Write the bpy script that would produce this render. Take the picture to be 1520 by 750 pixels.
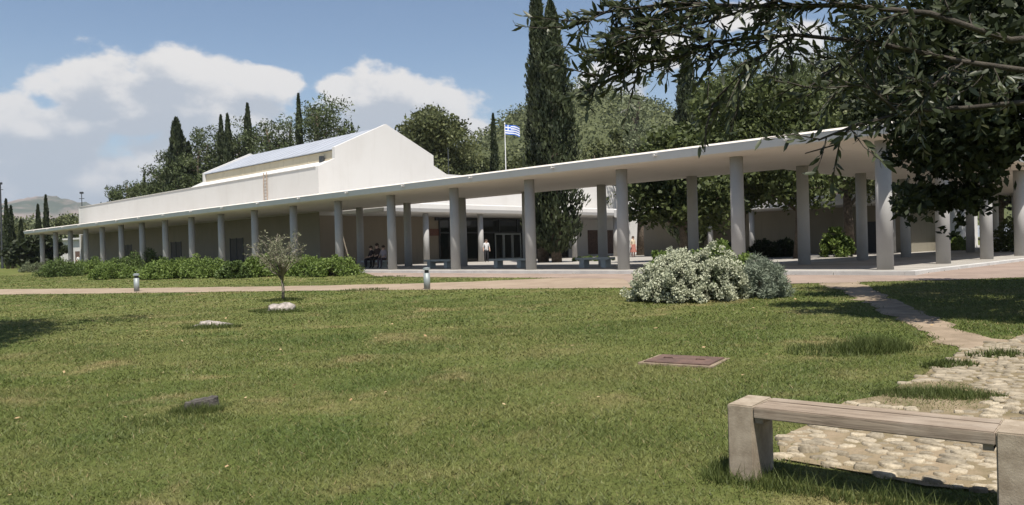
import bpy, bmesh, math
import numpy as np
from mathutils import Vector, Matrix
rad = math.radians
for o in list(bpy.data.objects): bpy.data.objects.remove(o)
S = bpy.context.scene
COL = S.collection

# ------------------------------------------------------------------ camera
F, PITCH, ROLL, TH, CZ = 1164.2, -4.592e-3, -2.6e-2, .79178, 1.6
cr, sr, cp, sp_ = math.cos(ROLL), math.sin(ROLL), math.cos(PITCH), math.sin(PITCH)
right = Vector((cr, -sp_*sr, cp*sr)); up = Vector((-sr, -sp_*cr, cp*cr)); fwd = Vector((0, cp, sp_))
cam = bpy.data.cameras.new('camera'); camo = bpy.data.objects.new('camera', cam); COL.objects.link(camo)
M = Matrix((right, up, -fwd)).transposed().to_4x4(); M.translation = (0, 0, CZ); camo.matrix_world = M
cam.sensor_width = 36; cam.lens = F/1520*36; cam.clip_start = .05; cam.clip_end = 12000
S.camera = camo

# ------------------------------------------------------------------ view, sun, sky
S.view_settings.view_transform = 'Standard'; S.view_settings.look = 'None'
S.view_settings.gamma = 1; S.view_settings.use_curve_mapping = False
S.view_settings.exposure = 0.6
SUN_EL, SUN_DIR = rad(63), Vector((.2, -.98, 0)).normalized()
sl = bpy.data.lights.new('sun', 'SUN'); sl.energy = 5.0; sl.angle = rad(.53); sl.color = (1, .94, .85)
so = bpy.data.objects.new('sun', sl); COL.objects.link(so); so.location = (0, -20, 60)
sdir = Vector((SUN_DIR.x*math.cos(SUN_EL), SUN_DIR.y*math.cos(SUN_EL), math.sin(SUN_EL)))
so.rotation_euler = sdir.to_track_quat('Z', 'Y').to_euler()

def ray(px, py):
    X, U = (px-760)/F, (375-py)/F
    x = cr*X-sr*U; zu = sr*X+cr*U
    return np.array([x, cp-sp_*zu, sp_+cp*zu])

W_ = bpy.data.worlds.new('World'); S.world = W_; W_.use_nodes = True
nt = W_.node_tree; nt.nodes.clear()
def N(t, kind, **kw):
    n = t.nodes.new(kind)
    for k, v in kw.items():
        if k in ('op', 'operation'): n.operation = v
        elif hasattr(n, k): setattr(n, k, v)
    return n
def mth(t, op, a, b=None, c=None, clamp=False):
    n = t.nodes.new('ShaderNodeMath'); n.operation = op; n.use_clamp = clamp
    for i, s in enumerate((a, b, c)):
        if s is None: continue
        if isinstance(s, (int, float)): n.inputs[i].default_value = s
        else: t.links.new(s, n.inputs[i])
    return n.outputs[0]
def vmth(t, op, a, b=None):
    n = t.nodes.new('ShaderNodeVectorMath'); n.operation = op
    for i, s in enumerate((a, b)):
        if s is None: continue
        if isinstance(s, (tuple, list)): n.inputs[i].default_value = s
        else: t.links.new(s, n.inputs[i])
    return n
def mixc(t, f, a, b):
    n = t.nodes.new('ShaderNodeMix'); n.data_type = 'RGBA'
    for s, i in ((f, 0), (a, 6), (b, 7)):
        if isinstance(s, (int, float)): n.inputs[i].default_value = s
        elif isinstance(s, tuple): n.inputs[i].default_value = (*s[:3], 1)
        else: t.links.new(s, n.inputs[i])
    return n.outputs[2]
def maprange(t, v, a, b, c=0., d=1., smooth=True):
    n = t.nodes.new('ShaderNodeMapRange'); n.interpolation_type = 'SMOOTHSTEP' if smooth else 'LINEAR'
    t.links.new(v, n.inputs[0])
    for i, x in enumerate((a, b, c, d)): n.inputs[i+1].default_value = x
    return n.outputs[0]
def noise(t, vec, scale, detail=4, rough=.5, dist=0.):
    n = t.nodes.new('ShaderNodeTexNoise'); n.inputs['Scale'].default_value = scale
    n.inputs['Detail'].default_value = detail; n.inputs['Roughness'].default_value = rough
    n.inputs['Distortion'].default_value = dist
    if vec is not None: t.links.new(vec, n.inputs['Vector'])
    return n.outputs['Fac']

sky = nt.nodes.new('ShaderNodeTexSky'); sky.sky_type = 'NISHITA'; sky.sun_disc = False
sky.sun_elevation = SUN_EL; sky.sun_rotation = math.atan2(SUN_DIR.x, SUN_DIR.y)
sky.air_density = 1.0; sky.dust_density = .6; sky.ozone_density = 1.0
tc = nt.nodes.new('ShaderNodeTexCoord'); sep = nt.nodes.new('ShaderNodeSeparateXYZ')
nt.links.new(tc.outputs['Generated'], sep.inputs[0])
az = mth(nt, 'ARCTAN2', sep.outputs[0], sep.outputs[1]); el = mth(nt, 'ARCSINE', sep.outputs[2])
cmb = nt.nodes.new('ShaderNodeCombineXYZ'); nt.links.new(az, cmb.inputs[0]); nt.links.new(el, cmb.inputs[1])
AE = cmb.outputs[0]
def aev(px, py):
    r = ray(px, py); r = r/np.linalg.norm(r); return math.atan2(r[0], r[1]), math.asin(r[2])
# cumulus heaps: picture direction of the heap's middle, half width, half height (pixels of the photograph)
BL = [(250, 158, 165, 60), (390, 122, 62, 26), (150, 128, 90, 40), (270, 105, 90, 36), (95, 190, 62, 42), (15, 170, 48, 36), (60, 225, 100, 40),
      (90, 262, 140, 62), (305, 232, 130, 52), (20, 310, 180, 40), (560, 150, 85, 52), (640, 165, 80, 50), (600, 190, 140, 60), (505, 128, 45, 22),
      (700, 195, 30, 22), (905, 130, 60, 50), (985, 75, 55, 32), (1095, 25, 55, 30), (1180, 80, 40, 50), (1330, 130, 120, 60),
      (-200, 210, 190, 110), (-480, 180, 180, 70), (1700, 150, 170, 70), (2050, 120, 160, 60)]
warp0 = vmth(nt, 'MULTIPLY', AE, (1., 1.45, 1.)).outputs[0]
n2 = noise(nt, warp0, 5, 4, .5)
def density(vec):
    tot = None
    for (px, py, hw, hh) in BL:
        a0, e0 = aev(px, py)
        d = vmth(nt, 'MULTIPLY', vmth(nt, 'SUBTRACT', vec, (a0, e0, 0)).outputs[0], (F/hw*.9, F/hh, 0))
        v = mth(nt, 'SUBTRACT', 1.0, vmth(nt, 'LENGTH', d.outputs[0]).outputs['Value'])
        tot = v if tot is None else mth(nt, 'SMOOTH_MAX', tot, v, .2)
    w = vmth(nt, 'MULTIPLY', vec, (1., 1.45, 1.)).outputs[0]
    gen = mth(nt, 'SUBTRACT', mth(nt, 'MULTIPLY', n2, 2.2), 1.75)      # scattered small heaps all round
    tot = mth(nt, 'MAXIMUM', tot, gen)
    big = noise(nt, w, 9, 2, .5); fine = noise(nt, w, 24, 8, .58)
    bump = mth(nt, 'ADD', mth(nt, 'MULTIPLY', mth(nt, 'SUBTRACT', big, .5), 1.2), mth(nt, 'MULTIPLY', mth(nt, 'SUBTRACT', fine, .5), 1.0))
    return mth(nt, 'ADD', tot, bump)
dens = density(AE)
above = density(vmth(nt, 'ADD', AE, (.012, .03, 0)).outputs[0])
mask = maprange(nt, dens, .02, .30)
veil = mth(nt, 'MULTIPLY', maprange(nt, el, .26, .03), maprange(nt, n2, .3, .7, .45, .9))
shade = maprange(nt, mth(nt, 'ADD', above, mth(nt, 'MULTIPLY', mth(nt, 'SUBTRACT', noise(nt, warp0, 10, 6, .6), .52), 2.2)), -.05, .62)
hi = maprange(nt, el, .04, .25)
lit = mixc(nt, hi, (5.6, 5.75, 6.1), (7.3, 7.1, 6.9))
dark = mixc(nt, hi, (3.7, 4.25, 5.0), (4.5, 4.8, 5.3))
cloud = mixc(nt, shade, lit, dark)
skyc = mixc(nt, mth(nt, 'MULTIPLY', veil, .8), sky.outputs[0], (3.6, 4.3, 5.3))
skyc = mixc(nt, mth(nt, 'MULTIPLY', mask, .93), skyc, cloud)
bg = nt.nodes.new('ShaderNodeBackground'); bg.inputs[1].default_value = .077
nt.links.new(skyc, bg.inputs[0])
wo = nt.nodes.new('ShaderNodeOutputWorld'); nt.links.new(bg.outputs[0], wo.inputs[0])

# ------------------------------------------------------------------ site geometry helpers
C0 = np.array([11.501, 24.186])
dl = np.array([-math.sin(TH), math.cos(TH)]); dr = np.array([math.cos(TH), math.sin(TH)])
O = np.array([0, 0, CZ])
ZF, ZT, GCAP = .665, 4.635, .56
def uv(p): q = np.asarray(p[:2])-C0; return q@dl, q@dr
def Wp(u, v, z=0.): q = C0+dl*u+dr*v; return (q[0], q[1], z)
def onz(px, py, z): r = ray(px, py); return O+r*((z-CZ)/r[2])
def onv(px, py, v): r = ray(px, py); return O+r*((v+C0@dr)/(r[:2]@dr))
def onu(px, py, u): r = ray(px, py); return O+r*((u+C0@dl)/(r[:2]@dl))
def ond(px, py, d): r = ray(px, py); return O+r*(d/r[1])
def gz(x, y):
    v = (np.asarray(x)-C0[0])*dr[0]+(np.asarray(y)-C0[1])*dr[1]
    return np.clip(GCAP*(1+v/25.3), -.5, GCAP)
def ongr(px, py):
    r = ray(px, py); n = dr*GCAP/25.3; c = GCAP*(1-(C0@dr)/25.3)
    p = O+r*((c-CZ)/(r[2]-r[:2]@n))
    if uv(p)[1] > 0 or p[1] < 0: p = onz(px, py, GCAP)
    return p
def foot(px, d):
    """ground point in the direction of picture column px at forward distance d"""
    r = ray(px, 372); x, y = r[0]*d/r[1], d
    return np.array([x, y, float(gz(x, y))])
def vfromx(px, u):
    r = ray(px, 370)[:2]; return np.linalg.solve(np.array([r, -dr]).T, C0+dl*u)[1]
def ufromx(px, v):
    r = ray(px, 370)[:2]; return np.linalg.solve(np.array([r, -dl]).T, C0+dr*v)[1]

# ------------------------------------------------------------------ materials
def mat(name):
    m = bpy.data.materials.new(name); m.use_nodes = True; t = m.node_tree
    b = t.nodes['Principled BSDF']; b.inputs['Roughness'].default_value = .8
    b.inputs['Specular IOR Level'].default_value = .25
    return m, t, b
def objco(t):
    n = t.nodes.new('ShaderNodeTexCoord'); return n.outputs['Object']
def simple(name, c, rough=.8, var=.12, scale=3., bump=0., c2=None, metal=0., detail=5, bscale=None, spec=.25):
    m, t, b = mat(name); co = objco(t)
    n = noise(t, co, scale, detail, .6)
    c2 = c2 or tuple(x*(1-2*var) for x in c)
    t.links.new(mixc(t, maprange(t, n, .3, .7), c2, c), b.inputs['Base Color'])
    b.inputs['Roughness'].default_value = rough; b.inputs['Metallic'].default_value = metal
    b.inputs['Specular IOR Level'].default_value = spec
    if bump:
        bn = t.nodes.new('ShaderNodeBump'); bn.inputs['Strength'].default_value = bump; bn.inputs['Distance'].default_value = .02
        t.links.new(noise(t, co, bscale or scale*8, 6, .6), bn.inputs['Height']); t.links.new(bn.outputs[0], b.inputs['Normal'])
    return m
def wallmat(name, c, stain, amt=.5, streak=True, rough=.85):
    """painted / bare render with rain streaks and blotches"""
    m, t, b = mat(name); co = objco(t)
    s = vmth(t, 'MULTIPLY', co, (1.2, 1.2, .12)).outputs[0]
    st = maprange(t, noise(t, s, 2.2, 6, .65), .5, .8)
    bl = maprange(t, noise(t, co, .35, 5, .6), .35, .75)
    f = mth(t, 'MULTIPLY', mth(t, 'ADD', mth(t, 'MULTIPLY', st, .6 if streak else .1), mth(t, 'MULTIPLY', bl, .5)), amt, clamp=True)
    t.links.new(mixc(t, f, c, stain), b.inputs['Base Color']); b.inputs['Roughness'].default_value = rough
    bn = t.nodes.new('ShaderNodeBump'); bn.inputs['Strength'].default_value = .15; bn.inputs['Distance'].default_value = .01
    t.links.new(noise(t, co, 20, 5, .6), bn.inputs['Height']); t.links.new(bn.outputs[0], b.inputs['Normal'])
    return m
def leafmat(name, dark, light, trans=.25, rough=.6, spec=.3):
    m, t, b = mat(name)
    at = t.nodes.new('ShaderNodeAttribute'); at.attribute_name = 'tint'
    c = mixc(t, at.outputs['Fac'], dark, light)
    t.links.new(c, b.inputs['Base Color']); b.inputs['Roughness'].default_value = rough
    b.inputs['Specular IOR Level'].default_value = spec
    tr = t.nodes.new('ShaderNodeBsdfTranslucent'); t.links.new(c, tr.inputs[0])
    mx = t.nodes.new('ShaderNodeMixShader'); mx.inputs[0].default_value = trans
    t.links.new(b.outputs[0], mx.inputs[1]); t.links.new(tr.outputs[0], mx.inputs[2])
    t.links.new(mx.outputs[0], t.nodes['Material Output'].inputs[0])
    return m
def lawncolor(t, co):
    big = noise(t, co, .16, 4, .55); mid = noise(t, co, .75, 5, .6, .4); fine = noise(t, co, 6., 4, .6)
    st = noise(t, vmth(t, 'MULTIPLY', co, (.3, 1.1, 1.)).outputs[0], .8, 4, .55); patch = noise(t, co, .45, 3, .5, .8)
    g = mixc(t, maprange(t, big, .35, .65), (0.093, 0.119, 0.031), (0.130, 0.147, 0.046))
    g = mixc(t, maprange(t, patch, .50, .66, 0, .75), g, (0.077, 0.110, 0.028))
    g = mixc(t, maprange(t, st, .45, .72, 0, .6), g, (0.191, 0.183, 0.069))
    g = mixc(t, maprange(t, fine, .4, .7, 0, .4), g, (0.067, 0.091, 0.022))
    dry = mth(t, 'MULTIPLY', maprange(t, mid, .52, .72), maprange(t, big, .62, .42, .35, 1.))
    return mixc(t, mth(t, 'MULTIPLY', dry, .75), g, (0.273, 0.215, 0.108))
def mk_lawn():
    m, t, b = mat('lawn_ground'); co = objco(t)
    c = mixc(t, maprange(t, noise(t, co, 25, 4, .7), .4, .65, 0, .5), lawncolor(t, co), (0.070, 0.061, 0.026))
    t.links.new(c, b.inputs['Base Color']); b.inputs['Roughness'].default_value = .95
    b.inputs['Specular IOR Level'].default_value = .05
    bn = t.nodes.new('ShaderNodeBump'); bn.inputs['Strength'].default_value = .8; bn.inputs['Distance'].default_value = .03
    t.links.new(noise(t, co, 30, 5, .7), bn.inputs['Height']); t.links.new(bn.outputs[0], b.inputs['Normal'])
    return m
def mk_blade():
    m, t, b = mat('grass_blade'); co = objco(t)
    at = t.nodes.new('ShaderNodeAttribute'); at.attribute_name = 'tint'
    c = lawncolor(t, co)
    c2 = t.nodes.new('ShaderNodeHueSaturation'); t.links.new(c, c2.inputs['Color'])
    t.links.new(maprange(t, at.outputs['Fac'], 0, 1, .75, 1.55, False), c2.inputs['Value'])
    straw = mixc(t, maprange(t, at.outputs['Fac'], .93, .97), c2.outputs[0], (.26, .21, .10))
    t.links.new(straw, b.inputs['Base Color']); b.inputs['Roughness'].default_value = .55
    b.inputs['Specular IOR Level'].default_value = .3
    tr = t.nodes.new('ShaderNodeBsdfTranslucent'); t.links.new(straw, tr.inputs[0])
    mx = t.nodes.new('ShaderNodeMixShader'); mx.inputs[0].default_value = .3
    t.links.new(b.outputs[0], mx.inputs[1]); t.links.new(tr.outputs[0], mx.inputs[2])
    t.links.new(mx.outputs[0], t.nodes['Material Output'].inputs[0])
    return m
MT = dict(
    lawn=mk_lawn(), blade=mk_blade(),
    gravel=simple('gravel', (0.306, 0.242, 0.178), .95, .0, 1.2, .5, (0.238, 0.183, 0.132), bscale=40),
    pave=simple('pavement_tiles', (.29, .225, .185), .9, 0, .9, .3, (.22, .17, .14), bscale=25),
    dirt=simple('dirt', (.30, .235, .17), .95, 0, 2.2, .6, (.18, .14, .095), bscale=30),
    stonebed=simple('stone_bed', (.27, .21, .14), .95, 0, 2.5, .8, (.14, .115, .06), bscale=30),
    stone=simple('paving_stone', (.43, .37, .275), .85, 0, 4., .5, (.28, .235, .165), bscale=30),
    kerb=simple('kerb_stone', (.50, .49, .47), .85, .1, 1.5, .2), edge=wallmat('roof_edge_sky_tint', (.56, .58, .61), (.42, .43, .44), .5), door=simple('painted_door', (.09, .085, .08), .7, .1, 3), olivebark=simple('olive_bark', (.075, .065, .052), .95, 0, 20, .5, (.035, .03, .025)), court=simple('court_paving', (.34, .32, .29), .85, 0, .8, .2, (.25, .235, .21)),  # edge: same concrete as the roof, blue skylight put into its colour
    white=wallmat('white_render', (.565, .555, .54), (.46, .44, .415), .6),
    whitelow=wallmat('porch_wall', (.30, .26, .205), (.20, .17, .13), .5), shadewall=wallmat('shade_toned_stone_wall', (.24, .22, .175), (.15, .135, .105), .6),  # brownish stone tones, lowered further so the colour carries the shade beneath roofs
    cream=wallmat('cream_render', (.62, .54, .40), (.40, .33, .23), .7),
    fascia=wallmat('canopy_concrete', (.60, .555, .50), (.40, .36, .31), .45),
    column=wallmat('column_concrete', (.40, .395, .385), (.17, .165, .16), .85, False),
    metalroof=simple('metal_roof', (.36, .38, .42), .5, .05, .6, metal=.0),
    darkmetal=simple('dark_metal', (.06, .065, .07), .5, .1, 6, metal=.3),
    greymetal=simple('grey_metal', (.28, .31, .31), .5, .1, 9, metal=.2),
    rust=simple('rusty_steel', (.15, .095, .075), .8, 0, 6, .4, (.09, .06, .05)),
    rustladder=simple('ladder_steel', (.42, .33, .25), .8, 0, 4, 0, (.30, .22, .16)),
    benchcon=simple('bench_concrete', (.35, .295, .225), .9, 0, 9, .15, (.23, .185, .135), bscale=80),
    stonebench=simple('stone_bench', (.36, .38, .36), .8, .1, 4, .2),
    rock=simple('limestone', (.44, .39, .36), .9, 0, 7, .9, (.16, .145, .125), bscale=16),
    stump=simple('old_stump', (.11, .10, .09), .95, 0, 14, 1., (.045, .04, .036), bscale=30),
    bark=simple('bark', (.16, .13, .10), .95, 0, 6, 1., (.07, .055, .042), bscale=14),
    palebark=simple('pale_bark', (.26, .23, .18), .95, 0, 6, .8, (.14, .12, .095), bscale=20),
    glass=None,
    red=simple('red_notice', (.20, .10, .08), .7, .1, 8), 
    flagblue=simple('flag_blue', (.05, .14, .50), .8, .05, 3), flagwhite=simple('flag_white', (.8, .8, .8), .8, .02, 3),
    skin=simple('skin', (.50, .33, .25), .6, .05, 8), hair=simple('hair', (.05, .035, .025), .7, .1, 30),
    soil=simple('bed_soil', (.16, .12, .08), .95, 0, 3, .8, (.09, .07, .045)),
    wood=None)
def mk_glass():
    m, t, b = mat('dark_glass'); b.inputs['Base Color'].default_value = (.012, .016, .015, 1)
    b.inputs['Roughness'].default_value = .06; b.inputs['Specular IOR Level'].default_value = .5
    return m
MT['glass'] = mk_glass()
def stone_hue():
    t = MT['stone'].node_tree; b = t.nodes['Principled BSDF']; src = b.inputs['Base Color'].links[0].from_socket
    oi = t.nodes.new('ShaderNodeObjectInfo'); geo = t.nodes.new('ShaderNodeNewGeometry')
    h = t.nodes.new('ShaderNodeHueSaturation'); t.links.new(src, h.inputs['Color'])
    n = noise(t, geo.outputs['Position'], 9, 3, .6)
    t.links.new(mth(t, 'ADD', mth(t, 'MULTIPLY', oi.outputs['Random'], .55), mth(t, 'ADD', n, .1)), h.inputs['Value'])
    t.links.new(h.outputs[0], b.inputs['Base Color'])
stone_hue()
def mk_wood():
    m, t, b = mat('weathered_wood'); co = objco(t)
    gr = noise(t, vmth(t, 'MULTIPLY', co, (1.2, 22, 22)).outputs[0], 2.2, 6, .65, .6)
    bl = noise(t, co, 3.2, 5, .6)
    oi = t.nodes.new('ShaderNodeObjectInfo')
    c = mixc(t, maprange(t, gr, .3, .7), (.13, .098, .07), (.33, .265, .20))
    c = mixc(t, maprange(t, bl, .42, .72, 0, .65), c, (.36, .31, .25))
    c = mixc(t, mth(t, 'MULTIPLY', oi.outputs['Random'], .3), c, (.24, .19, .15))
    t.links.new(c, b.inputs['Base Color']); b.inputs['Roughness'].default_value = .85
    bn = t.nodes.new('ShaderNodeBump'); bn.inputs['Strength'].default_value = .5; bn.inputs['Distance'].default_value = .006
    t.links.new(gr, bn.inputs['Height']); t.links.new(bn.outputs[0], b.inputs['Normal'])
    return m
MT['wood'] = mk_wood()
L = dict(
    cypress=leafmat('cypress_leaf', (0.015, 0.025, 0.011), (0.056, 0.069, 0.027), .12),
    pine=leafmat('pine_leaf', (0.024, 0.038, 0.014), (0.102, 0.126, 0.046), .18),
    broad=leafmat('broad_leaf', (.026, .040, .012), (.112, .135, .042), .3),
    dull=leafmat('dull_leaf', (0.037, 0.049, 0.017), (0.129, 0.142, 0.055), .25),
    olive=leafmat('olive_leaf', (0.022, 0.030, 0.013), (0.075, 0.088, 0.042), .2, .45, .4),
    deep=leafmat('deep_leaf', (0.011, 0.018, 0.006), (0.038, 0.050, 0.018), .2),
    sage=leafmat('sage_leaf', (0.078, 0.098, 0.052), (0.215, 0.240, 0.137), .25),
    shrub=leafmat('shrub_leaf', (0.060, 0.099, 0.020), (0.204, 0.272, 0.068), .3),
    shrubdark=leafmat('shrub_dark_leaf', (0.037, 0.065, 0.017), (0.128, 0.178, 0.048), .25),
    silver=leafmat('silver_leaf', (0.264, 0.286, 0.187), (0.572, 0.583, 0.440), .2, .8),
    lavender=leafmat('lavender_leaf', (.13, .155, .11), (.29, .33, .25), .2, .8),
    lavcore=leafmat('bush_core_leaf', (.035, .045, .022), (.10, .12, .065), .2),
    sap=leafmat('sapling_leaf', (.12, .13, .075), (.26, .26, .16), .25),
    tuft=leafmat('tuft_grass', (.050, .070, .016), (.120, .145, .042), .3),
    dryleaf=leafmat('fallen_leaf', (.30, .17, .08), (.50, .38, .22), .2, .8),
    hill=leafmat('hill_leaf', (0.049, 0.065, 0.026), (0.150, 0.163, 0.065), .2),
)

# ------------------------------------------------------------------ object helpers
def tag(o, label=None, cat=None, group=None, kind=None):
    for k, v in (('label', label), ('category', cat), ('group', group), ('kind', kind)):
        if v: o[k] = v
    return o
def empty(name, loc, label, cat, group=None, rz=0.):
    o = bpy.data.objects.new(name, None); COL.objects.link(o); o.location = loc; o.rotation_euler = (0, 0, rz)
    o.empty_display_size = .2
    return tag(o, label, cat, group)
def link(name, me, m=None, parent=None, loc=None):
    o = bpy.data.objects.new(name, me); COL.objects.link(o)
    if m is not None and not me.materials: me.materials.append(m)
    if parent: o.parent = parent
    if loc is not None: o.location = loc
    return o
def mesh(name, V, Fc, smooth=False, off=None):
    me = bpy.data.meshes.new(name); V = np.asarray(V, float)
    if off is not None: V = V-np.asarray(off, float)
    me.from_pydata(V.tolist(), [], [list(map(int, f)) for f in Fc]); me.update()
    if smooth: me.polygons.foreach_set('use_smooth', [True]*len(me.polygons))
    return me
def fastmesh(name, V, n_per, tint=None, smooth=False):
    """V: (k*n_per,3) loose polygons with n_per corners each"""
    me = bpy.data.meshes.new(name); n = len(V); k = n//n_per
    me.vertices.add(n); me.vertices.foreach_set('co', np.asarray(V, np.float32).ravel())
    me.loops.add(n); me.loops.foreach_set('vertex_index', np.arange(n, dtype=np.int32))
    me.polygons.add(k); me.polygons.foreach_set('loop_start', np.arange(0, n, n_per, dtype=np.int32))
    me.polygons.foreach_set('loop_total', np.full(k, n_per, np.int32))
    me.update(calc_edges=True)
    if tint is not None:
        a = me.attributes.new('tint', 'FLOAT', 'POINT'); a.data.foreach_set('value', np.repeat(tint, n_per).astype(np.float32))
    return me
class MB:
    def __init__(s): s.V = []; s.F = []
    def add(s, V, Fc):
        b = len(s.V); s.V += [tuple(map(float, v)) for v in V]; s.F += [[i+b for i in f] for f in Fc]; return s
    def hexa(s, P): # 4 bottom + 4 top
        return s.add(P, [(3, 2, 1, 0), (4, 5, 6, 7), (0, 1, 5, 4), (1, 2, 6, 5), (2, 3, 7, 6), (3, 0, 4, 7)])
    def box(s, x0, x1, y0, y1, z0, z1):
        return s.hexa([(x0, y0, z0), (x1, y0, z0), (x1, y1, z0), (x0, y1, z0), (x0, y0, z1), (x1, y0, z1), (x1, y1, z1), (x0, y1, z1)])
    def uvbox(s, u0, u1, v0, v1, z0, z1):
        return s.hexa([Wp(u1, v0, z0), Wp(u0, v0, z0), Wp(u0, v1, z0), Wp(u1, v1, z0), Wp(u1, v0, z1), Wp(u0, v0, z1), Wp(u0, v1, z1), Wp(u1, v1, z1)])
    def tube(s, pts, rs, n=8, cap=True):
        pts = [np.asarray(p, float) for p in pts]; rings = []
        for i, p in enumerate(pts):
            d = pts[min(i+1, len(pts)-1)]-pts[max(i-1, 0)]; d = d/(np.linalg.norm(d)+1e-9)
            a = np.cross(d, [0, 0, 1.] if abs(d[2]) < .9 else [1., 0, 0]); a /= np.linalg.norm(a); b = np.cross(d, a)
            rings.append([p+rs[i]*(a*math.cos(t)+b*math.sin(t)) for t in np.linspace(0, 2*math.pi, n, endpoint=False)])
        V = [v for r in rings for v in r]; Fc = []
        for i in range(len(pts)-1):
            for j in range(n):
                k = (j+1) % n; Fc.append((i*n+j, (i+1)*n+j, (i+1)*n+k, i*n+k))
        if cap: Fc += [tuple(range(n)), tuple(range(len(V)-1, len(V)-n-1, -1))]
        return s.add(V, Fc)
    def build(s, name, m, parent=None, smooth=False, off=None, bevel=0.):
        me = mesh(name, s.V, s.F, smooth, off)
        bm = bmesh.new(); bm.from_mesh(me)
        if bevel: bmesh.ops.bevel(bm, geom=list(bm.edges), offset=bevel, segments=2, affect='EDGES', clamp_overlap=True)
        bmesh.ops.recalc_face_normals(bm, faces=bm.faces)
        bm.to_mesh(me); bm.free()
        return link(name, me, m, parent)
def inpoly(P, x, y):
    x = np.asarray(x); c = np.zeros(x.shape, bool); n = len(P)
    for i in range(n):
        x1, y1 = P[i][:2]; x2, y2 = P[i-1][:2]
        k = ((y1 > y) != (y2 > y)) & (x < (x2-x1)*(y-y1)/((y2-y1)+1e-12)+x1); c ^= k
    return c
def rough_edge(P, rng, step=.35, amp=.10):
    out = []
    for i in range(len(P)):
        a, b = np.array(P[i][:2]), np.array(P[(i+1) % len(P)][:2]); n = max(1, int(np.linalg.norm(b-a)/step))
        if n > 80: n = 80
        for k in range(n): out.append(a+(b-a)*k/n+rng.normal(0, amp, 2)*(1 if k else .4))
    return out
def sheet(name, P, dz, m, label=None):
    """a sheet following the ground, dz above it"""
    bm = bmesh.new(); vs = [bm.verts.new((p[0], p[1], 0)) for p in P]
    f = bm.faces.new(vs); bmesh.ops.triangulate(bm, faces=[f])
    bmesh.ops.bisect_plane(bm, geom=list(bm.verts)+list(bm.edges)+list(bm.faces), plane_co=(C0[0], C0[1], 0), plane_no=(dr[0], dr[1], 0))
    for v in bm.verts: v.co.z = float(gz(v.co.x, v.co.y))+dz
    bmesh.ops.recalc_face_normals(bm, faces=bm.faces)
    for f in bm.faces:
        if f.normal.z < 0: f.normal_flip()
    me = bpy.data.meshes.new(name); bm.to_mesh(me); bm.free()
    return tag(link(name, me, m), label, kind='structure')

# ------------------------------------------------------------------ ground, path, pavements
rng = np.random.default_rng(7)
def ground():
    a = np.concatenate([[-4000, -1500, -600, -250], np.linspace(-120, 140, 40), [250, 600, 1500, 5000]])
    b = np.concatenate([[-1500, -400, -120, -60], np.linspace(-49.8, 0, 12), np.linspace(5, 80, 12), [150, 400, 1200, 5000]])
    V = [(*Wp(u, v)[:2], float(gz(*Wp(u, v)[:2]))) for v in b for u in a]; n = len(a)
    Fc = [(j*n+i+1, j*n+i, (j+1)*n+i, (j+1)*n+i+1) for j in range(len(b)-1) for i in range(n-1)]
    return tag(link('ground', mesh('ground', V, Fc), MT['lawn']), 'mown green lawn with dry patches', kind='structure')
ground()
gp = lambda L_: [ongr(*p)[:2] for p in L_]
KO = -.95                                           # outer edge of the raised floor
path_poly = gp([(-160, 441), (0, 437.5), (200, 435.2), (400, 432.5), (600, 430.5), (800, 428.6), (944, 427.4), (930, 412), (850, 412.5),
                (780, 415), (700, 418.5), (600, 421.5), (400, 425.5), (200, 428), (0, 429.5), (-160, 432)])
pav_poly = gp([(560, 411), (640, 411.8), (760, 412.6), (850, 413), (925, 414), (944, 427), (1170, 421.5), (1230, 420.5), (1300, 418.5), (1400, 416.5), (1540, 411.5), (1700, 406)])
pav_poly += [np.array(Wp(KO-6, 45)[:2]), np.array(Wp(KO-.25, 45)[:2]), np.array(Wp(KO-.25, KO-.25)[:2]), np.array(Wp(26, KO-.25)[:2])]
trail_poly = gp([(1215, 421), (1250, 433), (1296, 456), (1340, 479), (1392, 504), (1430, 523), (1380, 556), (1420, 560), (1530, 508), (1470, 503), (1425, 490), (1372, 466), (1330, 445), (1292, 428), (1272, 419)])
stone_poly = gp([(1432, 521), (1520, 497), (1620, 480), (1800, 520), (1800, 690), (1700, 770), (1480, 732), (1300, 708), (1165, 683), (1146, 650), (1232, 612), (1300, 590), (1378, 556)])
island = gp([(1296, 600), (1310, 581), (1370, 567), (1440, 571), (1476, 590), (1462, 607), (1380, 613)])
path_poly = rough_edge(path_poly, rng, .8, .07); trail_poly = rough_edge(trail_poly, rng, .3, .07); stone_poly = rough_edge(stone_poly, rng, .3, .05)
sheet('gravel_path', path_poly, .006, MT['gravel'], 'pale gravel path crossing the lawn')
sheet('pavement', pav_poly, .010, MT['pave'], 'pinkish paved forecourt along the kerb')
sheet('dirt_trail', trail_poly, .008, MT['dirt'], 'worn dirt trail across the grass')
paving = sheet('stone_paving', stone_poly, .013, MT['stonebed'], 'rough paving of irregular pale stones behind the bench')
floor = MB()
U1, V1, UEND = 40.6, 5.2, 93.8
floor.uvbox(KO, U1+2, KO, 75, .2, ZF); floor.uvbox(U1+2, 95.5, KO, V1+.5, .2, ZF)
tag(floor.build('walkway_floor', MT['court'], bevel=.015), 'raised grey paved floor of walkway and courtyard', kind='structure')

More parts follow.
